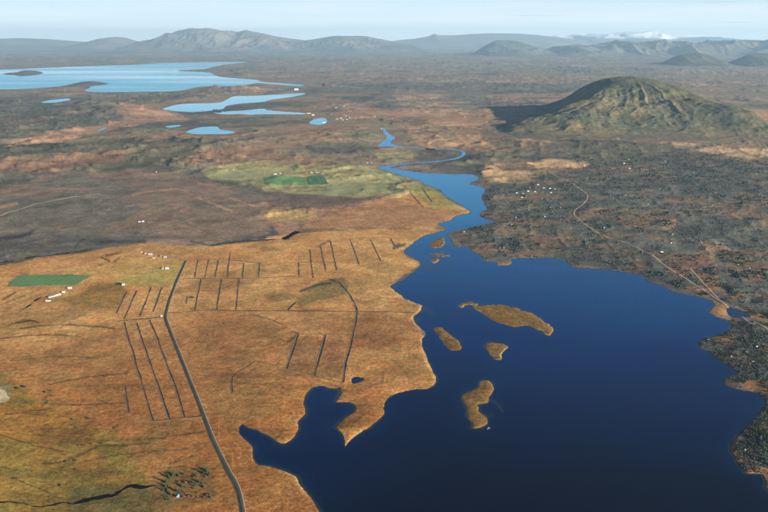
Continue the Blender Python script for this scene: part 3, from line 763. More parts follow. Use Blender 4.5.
# the lone hill, nearer
def lone_hill():
    D = 10300.0
    sil = np.array([(470,118.5),(490,118),(512,117.4),(530,116.4),(542,114.4),(552,110.4),(561,104.6),(570,98),(579,91),(587,86),(596,82),(608,78.4),(620,76.8),(632,76.4),(645,77.8),(658,79.6),(668,82.5),(680,86.5),(692,91),(704,96.5),(716,102.5),(730,110),(745,119),(760,128),(775,134)], float)
    Dk = np.interp(sil[:, 0], [470, 600, 660, 720, 775], [11500, 11200, 10800, 9800, 8700.0])
    xs = xcrest(sil[:, 0], sil[:, 1], Dk); zs = np.maximum(zcrest(sil[:, 1], Dk), 0)
    x = np.linspace(xs[0] - 150, xs[-1] + 350, 400); y = np.concatenate([np.linspace(7850, 10300, 260, endpoint=False), np.linspace(10300, 13400, 90)])
    gx, gy = np.meshgrid(x, y)
    DC = np.interp(gx, xs, Dk)
    t = np.where(gy < DC, (DC - gy) / np.maximum(DC - 8050.0, 600), (gy - DC) / 1800.0)
    lf = 1 - sstep(xs[13] - 700, xs[13] + 400, gx)
    wx = gx + 1050 * sstep(0.08, 0.75, t) * (gy < DC) * lf + 170 * fbm(gx, gy, 900, 4, 201) * np.clip(t * 1.6, 0, 1)
    cz = np.interp(wx, xs, zs)
    base = 0.5 + 0.5 * np.cos(np.pi * np.clip(t, 0, 1))
    z = cz * (0.8 * base + 0.2 * np.clip(1 - t, 0, 1) ** 1.3) 
    # gullies run down the near slope; a long rib on the right shades the slope below it
    ang = np.arctan2(gx - xs[13], 11000.0 - gy)
    g = ridged(ang * 2600 + 120 * fbm(gx, gy, 500, 3, 202), gy * 0.22, 420, 4, 203)
    mid = np.clip(z / 480.0, 0, 1)
    wgt = sstep(0.08, 0.4, t) * (1 - sstep(0.75, 1.0, t)) * sstep(0.04, 0.25, mid)
    z = z + wgt * 32 * (g - 0.55)
    z = z + 22 * fbm(gx, gy, 300, 5, 204) * sstep(0.02, 0.2, mid) * np.clip(t * 3, 0.15, 1)
    z = z + 22 * np.clip(ridged(gx, gy, 230, 5, 205) - 0.42, 0, 1) * sstep(0.1, 0.45, t) * (1 - sstep(0.85, 1, t))
    rx = np.array([3350, 3700, 4150, 4700.0]); ry = np.array([9300, 9050, 8950, 8900.0]) 
    ryi = np.interp(gx, rx, ry); d = gy - ryi
    on = sstep(3250, 3500, gx) * (1 - sstep(4300, 4800, gx))
    z = z + on * 40 * np.where(d < 0, np.exp(-(d / 110.0) ** 2), np.exp(-(d / 420.0) ** 2))
    z = z + (4 * fbm(gx, gy, 110, 4, 208) + 6 * np.clip(ridged(gx, gy, 120, 4, 209) - 0.4, 0, 1)) * sstep(0.03, 0.2, mid)
    ed = np.minimum(sstep(0, 400, gx - x[0]), sstep(0, 400, x[-1] - gx)) * sstep(0, 0.1, 1 - t)
    z = z * ed - 10 * (1 - ed)
    n = fbm(gx, gy, 500, 5, 206); n2 = fbm(gx, gy, 160, 4, 207)
    c = np.zeros(gx.shape + (3,)); c[:] = lin(100, 94, 70)
    def mx(col, m):
        nonlocal c
        c = c * (1 - m[..., None]) + lin(*col) * m[..., None]
    mx((84, 90, 70), sstep(0.0, 0.5, n) * 0.8)
    mx((126, 112, 82), sstep(0.1, 0.5, -n) * 0.7)
    mx((92, 92, 82), sstep(0.1, 0.5, n2) * 0.6)
    mx((72, 76, 64), sstep(0.45, 0.3, g) * 0.5)
    n3 = fbm(gx, gy, 70, 4, 210); mx((70, 74, 60), sstep(0.15, 0.4, n3) * 0.3); mx((138, 122, 92), sstep(0.25, 0.5, -n3) * 0.25)
    mx((104, 92, 78), sstep(0.72, 0.95, t) * 0.8)
    me = mesh_from('hill', np.stack([gx.ravel(), gy.ravel(), z.ravel()], 1), grid_faces(*gx.shape), M_hill, smooth=True)
    set_cover(me, c.reshape(-1, 3))
    add('hill', me, kind='structure')
lone_hill()

# ------------------------------------------------------------------ strips laid over the ground: roads, ditches, tracks, fields
def world_line(P, n=5, step=12.0, curve=True):
    S = smooth_open(P, n) if curve and len(P) > 2 else np.array(P, float)
    x, y = unproj(S[:, 0], S[:, 1])
    s = np.concatenate([[0], np.cumsum(np.hypot(np.diff(x), np.diff(y)))])
    k = max(int(s[-1] / step), 2)
    q = np.linspace(0, s[-1], k)
    return np.interp(q, s, x), np.interp(q, s, y)

def strip(x, y, prof, wob=0.0, seed=0):
    """prof: (offset to the right, height above the land) across the line; returns V, F, column of each face"""
    tx, ty = np.gradient(x), np.gradient(y)
    l = np.hypot(tx, ty) + 1e-9
    nx, ny = ty / l, -tx / l
    n = len(x); m = len(prof)
    w = 1 + wob * fbm(x, y, 60, 3, seed) if wob else np.ones(n)
    sh = wob * 3 * fbm(x, y, 110, 3, seed + 5) if wob else np.zeros(n)
    base = hgt(x, y)
    V = np.zeros((n, m, 3))
    for k, (o, h) in enumerate(prof):
        px = x + nx * (o * w + sh); py = y + ny * (o * w + sh)
        V[:, k, 0] = px; V[:, k, 1] = py
        V[:, k, 2] = np.maximum(hgt(px, py), base - 0.3 if abs(o) < 8 else -9) + h
    F = grid_faces(n, m)[:, ::-1]
    return V.reshape(-1, 3), F, np.tile(np.arange(m - 1), n - 1)

def part_strip(name, x, y, prof, mat, parent=None, wob=0.0, seed=0, **props):
    V, F, _ = strip(x, y, prof, wob, seed)
    return add(name, mesh_from(name, V, F, mat, smooth=True), parent, **props)

# main road: embankment with a worn deck, a dark wet verge on one side and a pale gravel shoulder on the other
MAIN = [(250,540),(246,525),(243.5,512),(238.5,490),(228,470),(215.5,445),(208,426),(198,400),(190,380),(180,355),(172,335),(167,322),(166.5,316),(169,305),(173,293),(179,278),(186.5,261.5)]
x, y = world_line(MAIN, 5, 10)
road = part_strip('road', x, y, [(-3.2, 1.1), (-2.2, 1.2), (0, 1.3), (2.2, 1.2), (2.8, 1.1)], M_road, wob=0.03, seed=3, kind='structure')
part_strip('verge', x, y, [(-9, 0.15), (-7, 0.3), (-5, 0.5), (-3.2, 1.05)], M_verge, road, wob=0.1, seed=4)
part_strip('shoulder', x, y, [(2.8, 1.05), (3.8, 0.8), (5.2, 0.15)], M_shoulder, road, wob=0.08, seed=6)
SIDE = [([(751,326),(740,316),(727,307),(712,297),(690,283),(668,269),(650,256),(630,246),(612,240),(596,234),(582,224),(574,216),(575,211),(582,206),(587,200),(586,195),(580,190),(572,184),(560,179),(548,172)], 4.2, M_gravel),
 ([(790,350),(768,332),(751,322),(735,313),(722,303),(708,290),(697,278),(690,270)], 3.4, M_gravel),
 ([(186.5,261),(176,258.5),(165,256.5),(152,254),(141,251)], 3.0, M_gravel),
 ([(0,217),(20,211),(40,205),(70,200),(100,196)], 6.0, M_gravel),
 ([(386,168),(398,177),(408,184),(420,186)], 4.0, M_gravel)]
for P, w, m in SIDE:
    x, y = world_line(P, 5, 14)
    part_strip('track', x, y, [(-w - 1.5, 0.15), (-w, 0.75), (0, 0.9), (w, 0.75), (w + 1.5, 0.15)], m, wob=0.12, seed=8, kind='structure')

# streams
for P, w in (([(-10,265.5),(15,261.5),(30,258.5),(55,255.5),(75,252.5),(90,250),(100,247.5)], 6.0), ([(-10,512),(14,507),(42,508.5),(62,506.5),(80,503.5),(96,499.5),(112,497),(120,493),(130,488.5),(142,488),(152,487),(160,485.5)], 2.4), ([(16,315),(24,310),(32,304.5),(39,299),(42,296.5)], 3.4), ([(8,326),(22,323.5),(37,321)], 3.0),
             ([(212,245.8),(225,244),(240,242.4),(262,241),(280,239.5)], 5.0)):
    x, y = world_line(P, 6, 7)
    wv = w * (0.9 + 1.1 * fbm(x, y, 40, 4, 15)); wv = np.maximum(wv, 0.25 * w)
    x = x + 5 * fbm(x, y, 50, 3, 16); y = y + 9 * fbm(x, y, 50, 3, 17)
    tx, ty = np.gradient(x), np.gradient(y); l = np.hypot(tx, ty)
    V = []; n = len(x)
    taper = np.minimum(1, np.minimum(np.arange(n), np.arange(n)[::-1]) / 6 + 0.1)
    dark = P[0] == (-10,512)
    bulge = (1 + 2.2 * np.exp(-((x - np.interp(0.72, np.linspace(0, 1, n), x)) / 60.0) ** 2)) if dark else np.ones(n)
    for k in (-1, 0, 1):
        px = x + ty / l * wv * k * taper * bulge; py = y - tx / l * wv * k * taper * bulge
        V.append(np.stack([px, py, np.maximum(hgt(px, py), hgt(x, y)) + 0.45], 1))
    V = np.stack(V, 1).reshape(-1, 3)
    add('stream', mesh_from('stream', V, grid_faces(n, 3)[:, ::-1], M_stream), kind='structure')

# drainage ditches: (set description, lines, half width)
ORD = ['first', 'second', 'third', 'fourth', 'fifth', 'sixth', 'seventh', 'eighth', 'ninth']
DITCH = [
 ('short ditch from the road in the far row of parcels right of it', [[(198,260.5),(194.8,278.5)], [(208.7,260.5),(205,278.5)], [(218.5,260.8),(215,278.5)], [(230.3,252),(227.3,278.5)], [(244,264),(242.5,278.5)], [(259.7,263.5),(259,278)]], 2.6),
 ('ditch from the road in the near row of parcels right of it', [[(201,280),(195,311.5)], [(221.3,280),(217,311)], [(239,280),(235.8,311)]], 2.8),
 ('slanting ditch from the left in the parcels just left of the road', [[(126.7,292.5),(116.5,314.5)], [(136.7,291.5),(124.5,320)], [(151.3,288),(140.3,317)], [(162,288.3),(153.3,313)]], 2.8),
 ('long parallel ditch from the left in the strip parcels left of the road', [[(124,323),(133,353),(145,394),(153,422)], [(137,324),(148,357),(161,394),(170,420)], [(150,321),(162,352),(177.5,394),(185,418.5)]], 2.6),
 ('leaning ditch from the left in the parcels between road and river', [[(310,250),(313,279)], [(320.3,246.7),(326,272)], [(330.5,241.7),(336.8,271)], [(350,240),(359.3,265)], [(370.3,240),(381,262)], [(390.8,239),(395,247.5)]], 3.0),
 ('broad dark ditch from the left in the peninsula meadow', [[(298.3,336),(287.3,369.5)], [(325.8,336),(314.5,377)]], 3.6),
 ('ditch from the left in the pale strip parcels by the upper river', [[(409,191.7),(423.3,208.3)], [(422.5,189),(431.7,202.5)]], 4.0),
]
SOLO = [
 ('wide dark ditch winding down the middle of the peninsula meadow', [(337,282),(345,290),(351,298),(357,311.5),(355,326),(352,342),(346,365),(343,383)], 3.6),
 ('ditch running level along the far edge of the parcels right of the road', [(187,260.3),(210,260.3),(230,260.6),(261,264)], 2.0),
 ('ditch running level through the middle of the parcels right of the road', [(183,279.3),(222,279.4),(262,279),(280,277.6),(296,277)], 2.2),
 ('long level ditch from the road to the river shore', [(168,314),(193,312.4),(217,311.3),(238,312),(288,312),(350,312.6),(414,313.2)], 2.2),
 ('level ditch ending at the white shed by the road bend', [(113,322.5),(131.7,321.2),(160,318.4)], 2.4),
 ('level ditch closing the near end of the strip parcels', [(153,422.4),(170,420.6),(185,419),(203,417.4)], 1.6),
 ('short lone ditch in rough grass left of the strip parcels', [(125,387),(127,400),(130,414)], 2.0),
 ('short ditch dropping from the bend beside the bay meadow', [(255.8,361.8),(244,369.6),(232.6,377.5),(232.6,394)], 2.0),
 ('faint ditch slanting across the near end of the peninsula meadow', [(255.8,361.8),(275,367.5),(287,370),(314,377),(343,383.4)], 1.8),
 ('thin level ditch across the top of the peninsula meadow', [(298,335.4),(325,335.6),(350,336)], 1.4),
 ('tiny slanting ditch above the long level ditch', [(288,311.2),(296,303)], 2.2),
 ('thin level ditch crossing the leaning ditches', [(298.3,263.2),(318,263.3),(337,263.6)], 1.8),
 ('very short upright ditch at the edge of the leaning ditches', [(298.3,263.4),(299.2,277)], 2.4),
 ('curved ditch along the far ends of the leaning ditches', [(311,247.5),(320,245),(330,240.5),(350,238.8),(370,238.4),(391,238)], 2.0),
 ('stub of a ditch beside the dark bush right of the road', [(187.6,297),(186.2,305)], 1.8),
]
def ditch(P, hw, label, group=None):
    hw *= 1.3 if 'level' in label else 0.62
    x, y = world_line(P, 5, 9)
    root = bpy.data.objects.new('drainage_ditch', None); COL.objects.link(root)
    root.location = (x[0], y[0], float(hgt(x[:1], y[:1])[0]))
    root['label'] = label; root['category'] = 'ditch'
    if group: root['group'] = group
    sd_ = int(abs(x[0])) % 97
    for nm, prof, mat in (('channel', [(-hw * 1.25, 0.4), (-hw, 0.3), (-hw * 0.5, 0.2), (hw * 0.5, 0.2), (hw, 0.3), (hw * 1.2, 0.45)], M_channel),
                          ('spoil_bank', [(hw * 1.2, 0.45), (hw * 1.5, 0.6), (hw * 1.9, 0.5), (hw * 2.3, 0.15)] if 'level' not in label else [(hw * 1.2, 0.45), (hw * 1.35, 0.5), (hw * 1.6, 0.15)], M_bank)):
        V, F, _ = strip(x, y, prof, 0.45, sd_)
        V = V - np.array(root.location)
        add(nm, mesh_from(nm, V, F, mat, smooth=True), root)
for desc, lines, hw in DITCH:
    for k, P in enumerate(lines):
        a, rest = desc.split(' ', 1)
        if ' ditch from the left' in desc or ' ditch from the road' in desc:
            i = desc.index(' ditch from')
            lab = ORD[k] + ' ' + desc
        else: lab = ORD[k] + ' ' + desc
        ditch(P, hw, lab, 'drainage ditches')
for lab, P, hw in SOLO: ditch(P, hw, lab, 'drainage ditches')

# hay fields
def field(P, mat, nu_=26, nv_=12):
    P = np.array(P, float)      # far left, far right, near right, near left
    a, b = np.meshgrid(np.linspace(0, 1, nu_), np.linspace(0, 1, nv_))
    q = (P[0] * (1 - a[..., None]) + P[1] * a[..., None]) * (1 - b[..., None]) + (P[3] * (1 - a[..., None]) + P[2] * a[..., None]) * b[..., None]
    x, y = unproj(q[..., 0], q[..., 1])
    ed = (a > 0) & (a < 1) & (b > 0) & (b < 1)
    x = x + 7 * fbm(x, y, 60, 4, 91) * ~ed; y = y + 14 * fbm(x, y, 60, 4, 92) * ~ed
    z = hgt(x, y) + np.where(ed, 0.9, 0.35)
    add('hay_field', mesh_from('hay_field', np.stack([x.ravel(), y.ravel(), z.ravel()], 1), grid_faces(nv_, nu_), mat, smooth=True), kind='structure')
def mown(m, turn):
    nt = m.node_tree; b = nt.nodes['Principled BSDF']; src = b.inputs['Base Color'].links[0].from_socket
    ge = nt.nodes.new('ShaderNodeNewGeometry'); mp = nt.nodes.new('ShaderNodeMapping'); mp.inputs['Rotation'].default_value = (0, 0, turn)
    wv = nt.nodes.new('ShaderNodeTexWave'); wv.inputs['Scale'].default_value = 0.012; wv.inputs['Distortion'].default_value = 1.5; wv.inputs['Detail'].default_value = 2
    nz = nt.nodes.new('ShaderNodeTexNoise'); nz.inputs['Scale'].default_value = 1 / 45.0; nz.inputs['Detail'].default_value = 5
    nt.links.new(ge.outputs['Position'], mp.inputs['Vector']); nt.links.new(mp.outputs[0], wv.inputs['Vector']); nt.links.new(ge.outputs['Position'], nz.inputs['Vector'])
    ad = nt.nodes.new('ShaderNodeMath'); ad.operation = 'ADD'; nt.links.new(wv.outputs['Fac'], ad.inputs[0]); nt.links.new(nz.outputs['Fac'], ad.inputs[1])
    mr = nt.nodes.new('ShaderNodeMapRange'); mr.inputs['From Max'].default_value = 2.0; mr.inputs['To Min'].default_value = 0.78; mr.inputs['To Max'].default_value = 1.22
    nt.links.new(ad.outputs[0], mr.inputs['Value'])
    vm = nt.nodes.new('ShaderNodeVectorMath'); vm.operation = 'SCALE'; nt.links.new(src, vm.inputs[0]); nt.links.new(mr.outputs[0], vm.inputs['Scale']); nt.links.new(vm.outputs[0], b.inputs['Base Color'])
for m, a in ((M_field, 0.3), (M_field_dark, 1.2), (M_field_light, 0.8)): mown(m, a)
field([(19,276.2),(93,276),(76,285.2),(5,287.4)], M_field)
field([(263,177),(305.6,177.4),(307,185.6),(265,186.6)], M_field)
field([(306.4,176.8),(324,176),(327.5,184.6),(308.5,185.6)], M_field_dark)
field([(327,186.4),(385,182.2),(388,194),(322,194.6)], M_field_light)
field([(205,174),(258,171),(262,178),(222,180)], M_field_light)

# ------------------------------------------------------------------ buildings
_cache = {}
def house_meshes(L, W, hw, hr, wall, roof):
    k = (L, W, hw, hr, wall.name, roof.name)
    if k in _cache: return _cache[k]
    L, W, hw, hr = L * 0.6, W * 0.6, hw * 0.6, hr * 0.62
    a, b = L / 2, W / 2
    V = [(-a, -b, -1.5), (a, -b, -1.5), (a, b, -1.5), (-a, b, -1.5), (-a, -b, hw), (a, -b, hw), (a, b, hw), (-a, b, hw), (-a, 0, hw + hr), (a, 0, hw + hr)]
    F = [(0, 1, 5, 4), (1, 2, 6, 9, 5), (2, 3, 7, 6), (3, 0, 4, 8, 7)]
    mw = mesh_from('wall', V, F, wall)
    o, t = 0.5, 0.35
    s = hr / b
    V = []
    for q in (-a - o, a + o):
        V += [(q, -b - o, hw - o * s + 0.06), (q, 0, hw + hr + 0.06), (q, b + o, hw - o * s + 0.06), (q, -b - o, hw - o * s + t), (q, 0, hw + hr + t + 0.05), (q, b + o, hw - o * s + t)]
    F = [(0, 1, 4, 3), (1, 2, 5, 4), (6, 9, 10, 7), (7, 10, 11, 8), (3, 4, 10, 9), (4, 5, 11, 10), (0, 6, 7, 1), (1, 7, 8, 2), (0, 3, 9, 6), (2, 8, 11, 5)]
    mr = mesh_from('roof', V, F, roof)
    V = [(-0.6, -0.5, 0), (0.6, -0.5, 0), (0.6, 0.5, 0), (-0.6, 0.5, 0), (-0.6, -0.5, 2.2), (0.6, -0.5, 2.2), (0.6, 0.5, 2.2), (-0.6, 0.5, 2.2)]
    mc = mesh_from('chimney', V, [(0, 1, 5, 4), (1, 2, 6, 5), (2, 3, 7, 6), (3, 0, 4, 7), (4, 5, 6, 7)], wall)
    _cache[k] = (mw, mr, mc)
    return _cache[k]
def house(u, v, dims, rot, wall, roof, name, label, cat='house', group=None, chimney=False):
    x, y = unproj(u, v); x = float(x); y = float(y)
    z = float(hgt(np.array([x]), np.array([y]))[0])
    e = bpy.data.objects.new(name, None); COL.objects.link(e)
    e.location = (x, y, z); e.rotation_euler = (0, 0, math.radians(rot))
    e['label'] = label; e['category'] = cat
    if group: e['group'] = group
    mw, mr, mc = house_meshes(*dims, wall, roof)
    add('wall', mw, e); r = add('roof', mr, e)
    if chimney: add('chimney', mc, r, (dims[0] * 0.13, 0, dims[2] * 0.6 + dims[3] * 0.62 - 0.5))
    return e

# big farm by the green field
G = 'farm by the green field'
house(52.5, 297.6, (62, 17, 5, 5), 52, M_white, M_greyroof, 'barn', 'long grey-roofed barn, longest building of the farm below the green field', 'barn', G)
house(57.5, 296.5, (44, 14, 5, 4.5), 52, M_white, M_paleroof, 'barn', 'pale-roofed barn lying right beside the longest grey barn', 'barn', G)
house(48.3, 302.3, (30, 9, 4, 2.5), 4, M_white, M_white, 'barn', 'low bright white barn at the near end of the grey barns', 'barn', G)
house(63.8, 293.6, (18, 11, 5, 4), 10, M_white, M_white, 'farmhouse', 'white farmhouse at the far end of the grey barns', 'house', G, True)
house(69.8, 289.6, (24, 12, 5, 4), 30, M_white, M_white, 'barn', 'white barn farthest right, between green field and grey barns', 'barn', G)
house(123.5, 286, (20, 15, 5.5, 5), 20, M_white, M_paleroof, 'farmhouse', 'lone white house with dark shrubs round it, left of the slanting ditches', 'house', None, True)
# farm at the end of the road
G = 'farm at the end of the road'
house(141, 253, (20, 11, 4.5, 4), -20, M_white, M_redroof, 'farmhouse', 'white house at the left end of the farm row above the road end', 'house', G, True)
house(145.3, 254.6, (17, 11, 4.5, 4.5), 60, M_white, M_redroof, 'farmhouse', 'red-roofed house second from the left in the farm row', 'house', G)
house(150.3, 255.6, (30, 13, 6, 4), -15, M_white, M_white, 'barn', 'large white barn in the middle of the farm row', 'barn', G)
house(153.6, 259.3, (20, 10, 4, 3.5), -10, M_white, M_paleroof, 'barn', 'pale barn just below the farm row', 'barn', G)
house(161, 257.2, (18, 10, 4, 4), 70, M_cream, M_redroof, 'farmhouse', 'small red-roofed house near the right end of the farm row', 'house', G)
house(165.3, 258, (20, 12, 5, 4), 0, M_white, M_paleroof, 'farmhouse', 'white house at the right end of the farm row', 'house', G)
house(163.2, 269.6, (26, 12, 6, 4), 75, M_white, M_redroof, 'barn', 'red-roofed white barn alone below the farm row', 'barn', G)
house(167.2, 269.8, (24, 14, 6, 4.5), 5, M_white, M_white, 'farmhouse', 'bright white farmhouse beside the lone red-roofed barn left of the road', 'house', G, True)
house(161.6, 317.4, (9, 8, 4.5, 2), 10, M_white, M_white, 'shed', 'tiny white shed at the bend of the main road', 'shed')
# far farm above the green fields
G = 'farm above the far green fields'
for k, (u, v, L, lab) in enumerate([(275.5, 174.6, 40, 'long white barn at the left end of the far farm above the green fields'), (280.5, 174.2, 26, 'white house beside the long barn of the far farm'), (307, 174.6, 24, 'white house above the darkest green field'), (311.5, 173.6, 30, 'white barn behind the darkest green field'), (317.5, 174.4, 34, 'long white barn right of the darkest green field'), (322.5, 175.2, 20, 'small white house at the right end of the far farm')]):
    house(u, v, (L, 13, 5, 4), 8 - 5 * k, M_white, (M_white, M_paleroof, M_redroof)[k % 3], 'barn' if 'barn' in lab else 'farmhouse', lab, 'barn' if 'barn' in lab else 'house', G)
house(367.5, 163.5, (22, 13, 5, 5), 15, M_white, M_redroof, 'farmhouse', 'white house left of where the river widens', 'house')
house(371.5, 163.8, (16, 12, 5, 4), 80, M_white, M_paleroof, 'farmhouse', 'smaller pale-roofed house beside the river widening', 'house')
# power station by the middle lake
G = 'power station at the outlet of the middle lake'
house(308.8, 113.6, (90, 30, 10, 5), 0, M_white, M_white, 'power_station', 'largest white building of the power station at the lake outlet', 'power station', G)
house(312.8, 115.4, (60, 26, 16, 4), 35, M_white, M_white, 'power_station', 'tall white building of the power station beside the blue pool', 'power station', G)
house(324.2, 122.6, (70, 20, 12, 4), 20, M_white, M_paleroof, 'power_station', 'white building at the near edge of the blue pool', 'power station', G)
house(296.3, 90.6, (130, 60, 40, 12), 10, M_white, M_white, 'power_station', 'bright white building by the tip of the distant lake', 'power station')
G = 'hamlet beside the power station'
for u, v, L in ((336, 108.2, 60), (344, 107.4, 40), (337, 119.3, 50), (341, 118.6, 34), (345.5, 116.2, 40), (349.5, 118, 34), (347, 119.8, 36), (343, 120.3, 30)):
    house(u, v, (L, 18, 7, 5), rng.uniform(-30, 30), M_white, (M_white, M_paleroof, M_greenroof)[int(rng.integers(3))], 'house', 'tiny white house in the hamlet right of the power station', 'house', G)
G = 'scattered houses on the far heath'
for u, v in ((368, 117.2), (375, 117), (393, 119.4), (381.5, 129), (465, 117.2), (140, 108.8), (159, 109), (233, 171.5), (156, 173), (139.5, 223.5), (143, 223.3), (629, 161), (624, 164.5), (665, 162.2), (715, 145.5), (730, 108.6), (629.5, 170)):
    house(u, v, (20, 12, 6, 4), rng.uniform(-40, 40), M_cream if v < 110 else M_white, (M_white, M_paleroof)[int(rng.integers(2))], 'farmhouse', 'pale house of the lone pair on the dark moor' if abs(u - 141) < 3 and v > 200 else 'white house by itself at the upper edge of the moor' if v > 170 and u < 300 else 'pale house on the shore left of the middle lake' if v < 110 and u < 200 else 'pale house beside the narrow upper river' if 360 < u < 400 else 'pale house near the tan meadow, left of the lone hill' if u == 465 else 'tiny house on the plain beyond the right slope of the lone hill' if u == 730 else 'tiny white house on the dark land in front of the lone hill', 'house', G)
# cottages on the lava
CLUSTER = [(516.7,194),(523,194.2),(528,192.7),(535,193),(543.5,189),(550,189.5),(554.5,190.3),(551,193.5),(529.5,188.7),(538,186),(522,198.5)]
for u, v in CLUSTER:
    house(u, v, (22, 12, 5, 3), rng.uniform(-25, 25), M_white, (M_white, M_paleroof)[int(rng.integers(2))], 'cottage', 'white cottage in the bright row on the dark lava below the tan meadow', 'cottage', 'row of white cottages on the lava')
for u, v in [(542,199.5),(553,199.5),(524.5,208),(528.7,211),(550,208.7),(560,208.7),(544.7,218.3),(511.5,226),(571,230.5),(516,219),(604,229.5),(500,249),(504,249.5),(464,233)]:
    house(u, v, (11, 8, 3.5, 3), rng.uniform(0, 180), M_white, (M_paleroof, M_paleroof, M_darkroof)[int(rng.integers(3))], 'cottage', 'small white cottage in scrub between the river mouth and the gravel road', 'cottage', 'cottages by the river mouth')
for u, v in [(572,181),(600,183),(616.7,201.7),(694,174),(715,194),(712,206),(729,237),(672,236),(709,233),(700,242.6),(660,190),(640,182),(740,183),(755,200),(690,214),(648,205)]:
    house(u, v, (12, 8, 3.5, 3), rng.uniform(0, 180), M_cream, (M_paleroof, M_greenroof if abs(u - 729) < 1 else M_darkroof)[int(rng.integers(2))], 'cottage', 'small pale cottage scattered over the dark lava far behind the gravel road', 'cottage', 'cottages behind the gravel road')
for u, v in [(671,244.7),(701,244),(706,251.7),(716.7,247.5),(738,265.8),(749,270),(762.5,261),(755,257.5),(692.5,261.7)]:
    house(u, v, (10, 7, 3.5, 2.8), rng.uniform(0, 180), M_white, (M_white, M_paleroof)[int(rng.integers(2))], 'cottage', 'small white cottage among dark conifers right of the gravel road', 'cottage', 'cottages among the conifers')
house(661.7, 253.9, (21, 9, 4, 3), 0, M_white, M_white, 'cottage', 'long bright white cottage beside the gravel road, largest on that shore', 'cottage')
for u, v, lab in ((708.3,340.7,'white cottage at the tip of the wooded point, just above the lake'), (756.7,349,'white cottage highest of the three on the wooded point'), (746.7,354.7,'white cottage in the middle of the wooded point'), (753,363.7,'white cottage lowest of the three on the wooded point'), (731,358.3,'reddish-roofed cottage near the small sandy spit'), (745,451.5,'white cottage among bushes on the lowest right shore')):
    house(u, v, (8, 6, 3, 2.4), rng.uniform(0, 180), M_white, M_redroof if 'reddish' in lab else M_white, 'cottage', lab, 'cottage', 'cottages on the wooded point')
house(178, 498.6, (11, 8, 4, 3), 75, M_cream, M_blueroof, 'cottage', 'cottage with bright blue roof at the corner of the tree plantation', 'cottage')

# ------------------------------------------------------------------ trees and scrub
def conifer_meshes(seed, tall=1.0, wide=1.0, tiers=4, sides=9):
    r = random.Random(seed)
    V, F = [], []
    for k in range(6):
        a = 2 * math.pi * k / 6
        V.append((0.16 * math.cos(a), 0.16 * math.sin(a), -0.6))
    for k in range(6):
        a = 2 * math.pi * k / 6
        V.append((0.07 * math.cos(a), 0.07 * math.sin(a), 3.5 * tall))
    F = [(k, (k + 1) % 6, 6 + (k + 1) % 6, 6 + k) for k in range(6)]
    tr = mesh_from('trunk', V, F, M_bark)
    V, F = [], []
    for t in range(tiers):
        z0 = (0.7 + 1.35 * t) * tall; z1 = z0 + 2.3 * tall
        rad = wide * 2.0 * (1 - t / (tiers + 0.6))
        n = len(V)
        V.append((r.uniform(-.1, .1), r.uniform(-.1, .1), z1))
        for k in range(sides):
            a = 2 * math.pi * (k + 0.5 * t) / sides
            q = rad * (r.uniform(0.55, 0.75) if k % 2 else r.uniform(0.95, 1.2))
            V.append((q * math.cos(a), q * math.sin(a), z0 + r.uniform(-0.25, 0.35) + (0.35 if k % 2 else 0)))
        F += [(n, n + 1 + k, n + 1 + (k + 1) % sides) for k in range(sides)]
    cr = mesh_from('crown', V, F, M_conifer)
    return tr, cr
def leafy_meshes(seed, mat, n=26, h=4.0, w=2.2):
    r = random.Random(seed)
    V, F = [], []
    for k in range(5):
        a = 2 * math.pi * k / 5
        V.append((0.12 * math.cos(a), 0.12 * math.sin(a), -0.6))
    for k in range(5):
        a = 2 * math.pi * k / 5
        V.append((0.05 * math.cos(a) + 0.1, 0.05 * math.sin(a), h * 0.7))
    F = [(k, (k + 1) % 5, 5 + (k + 1) % 5, 5 + k) for k in range(5)]
    for k in range(3):
        a = 2.1 * k; m = len(V)
        V += [(0.06, 0, h * 0.3), (0, 0.07, h * 0.36), (math.cos(a) * w * 0.7, math.sin(a) * w * 0.7, h * 0.75)]
        F.append((m, m + 1, m + 2))
    tr = mesh_from('trunk', V, F, M_bark)
    V, F = [], []
    for k in range(n):                       # small four-faced clumps spread through the crown
        a = r.uniform(0, 6.283); q = w * math.sqrt(r.random()); z = h * (0.35 + 0.6 * r.random() * (1 - 0.4 * q / w))
        c = Vector((q * math.cos(a), q * math.sin(a), z)); s = r.uniform(0.5, 0.95)
        m = len(V)
        for d in ((1, 0, -.5), (-.5, .87, -.5), (-.5, -.87, -.5), (0, 0, .9)):
            V.append(c + Vector(d) * s + Vector((r.uniform(-.3, .3), r.uniform(-.3, .3), r.uniform(-.3, .3))))
        F += [(m, m + 1, m + 3), (m + 1, m + 2, m + 3), (m + 2, m, m + 3), (m, m + 2, m + 1)]
    return tr, mesh_from('crown', V, F, mat)
CON = [conifer_meshes(k, 1.0 + 0.15 * (k % 3), 1.0 + 0.2 * (k % 2)) for k in range(5)]
LEAF = [leafy_meshes(40 + k, M_birch) for k in range(3)]
BUSH = [leafy_meshes(60 + k, M_conifer, 30, 3.2, 2.8) for k in range(3)]
def tree(x, y, kind, s, label, group, name=None, cat='tree'):
    tr, cr = kind
    e = bpy.data.objects.new(name or 'conifer_tree', None); COL.objects.link(e)
    e.location = (x, y, float(hgt(np.array([x]), np.array([y]))[0]) - 0.1)
    e.rotation_euler = (0, 0, random.uniform(0, 6.28)); e.scale = (s, s, s * random.uniform(0.85, 1.2))
    e['label'] = label; e['category'] = cat; e['group'] = group
    add('trunk', tr, e); add('crown', cr, e)

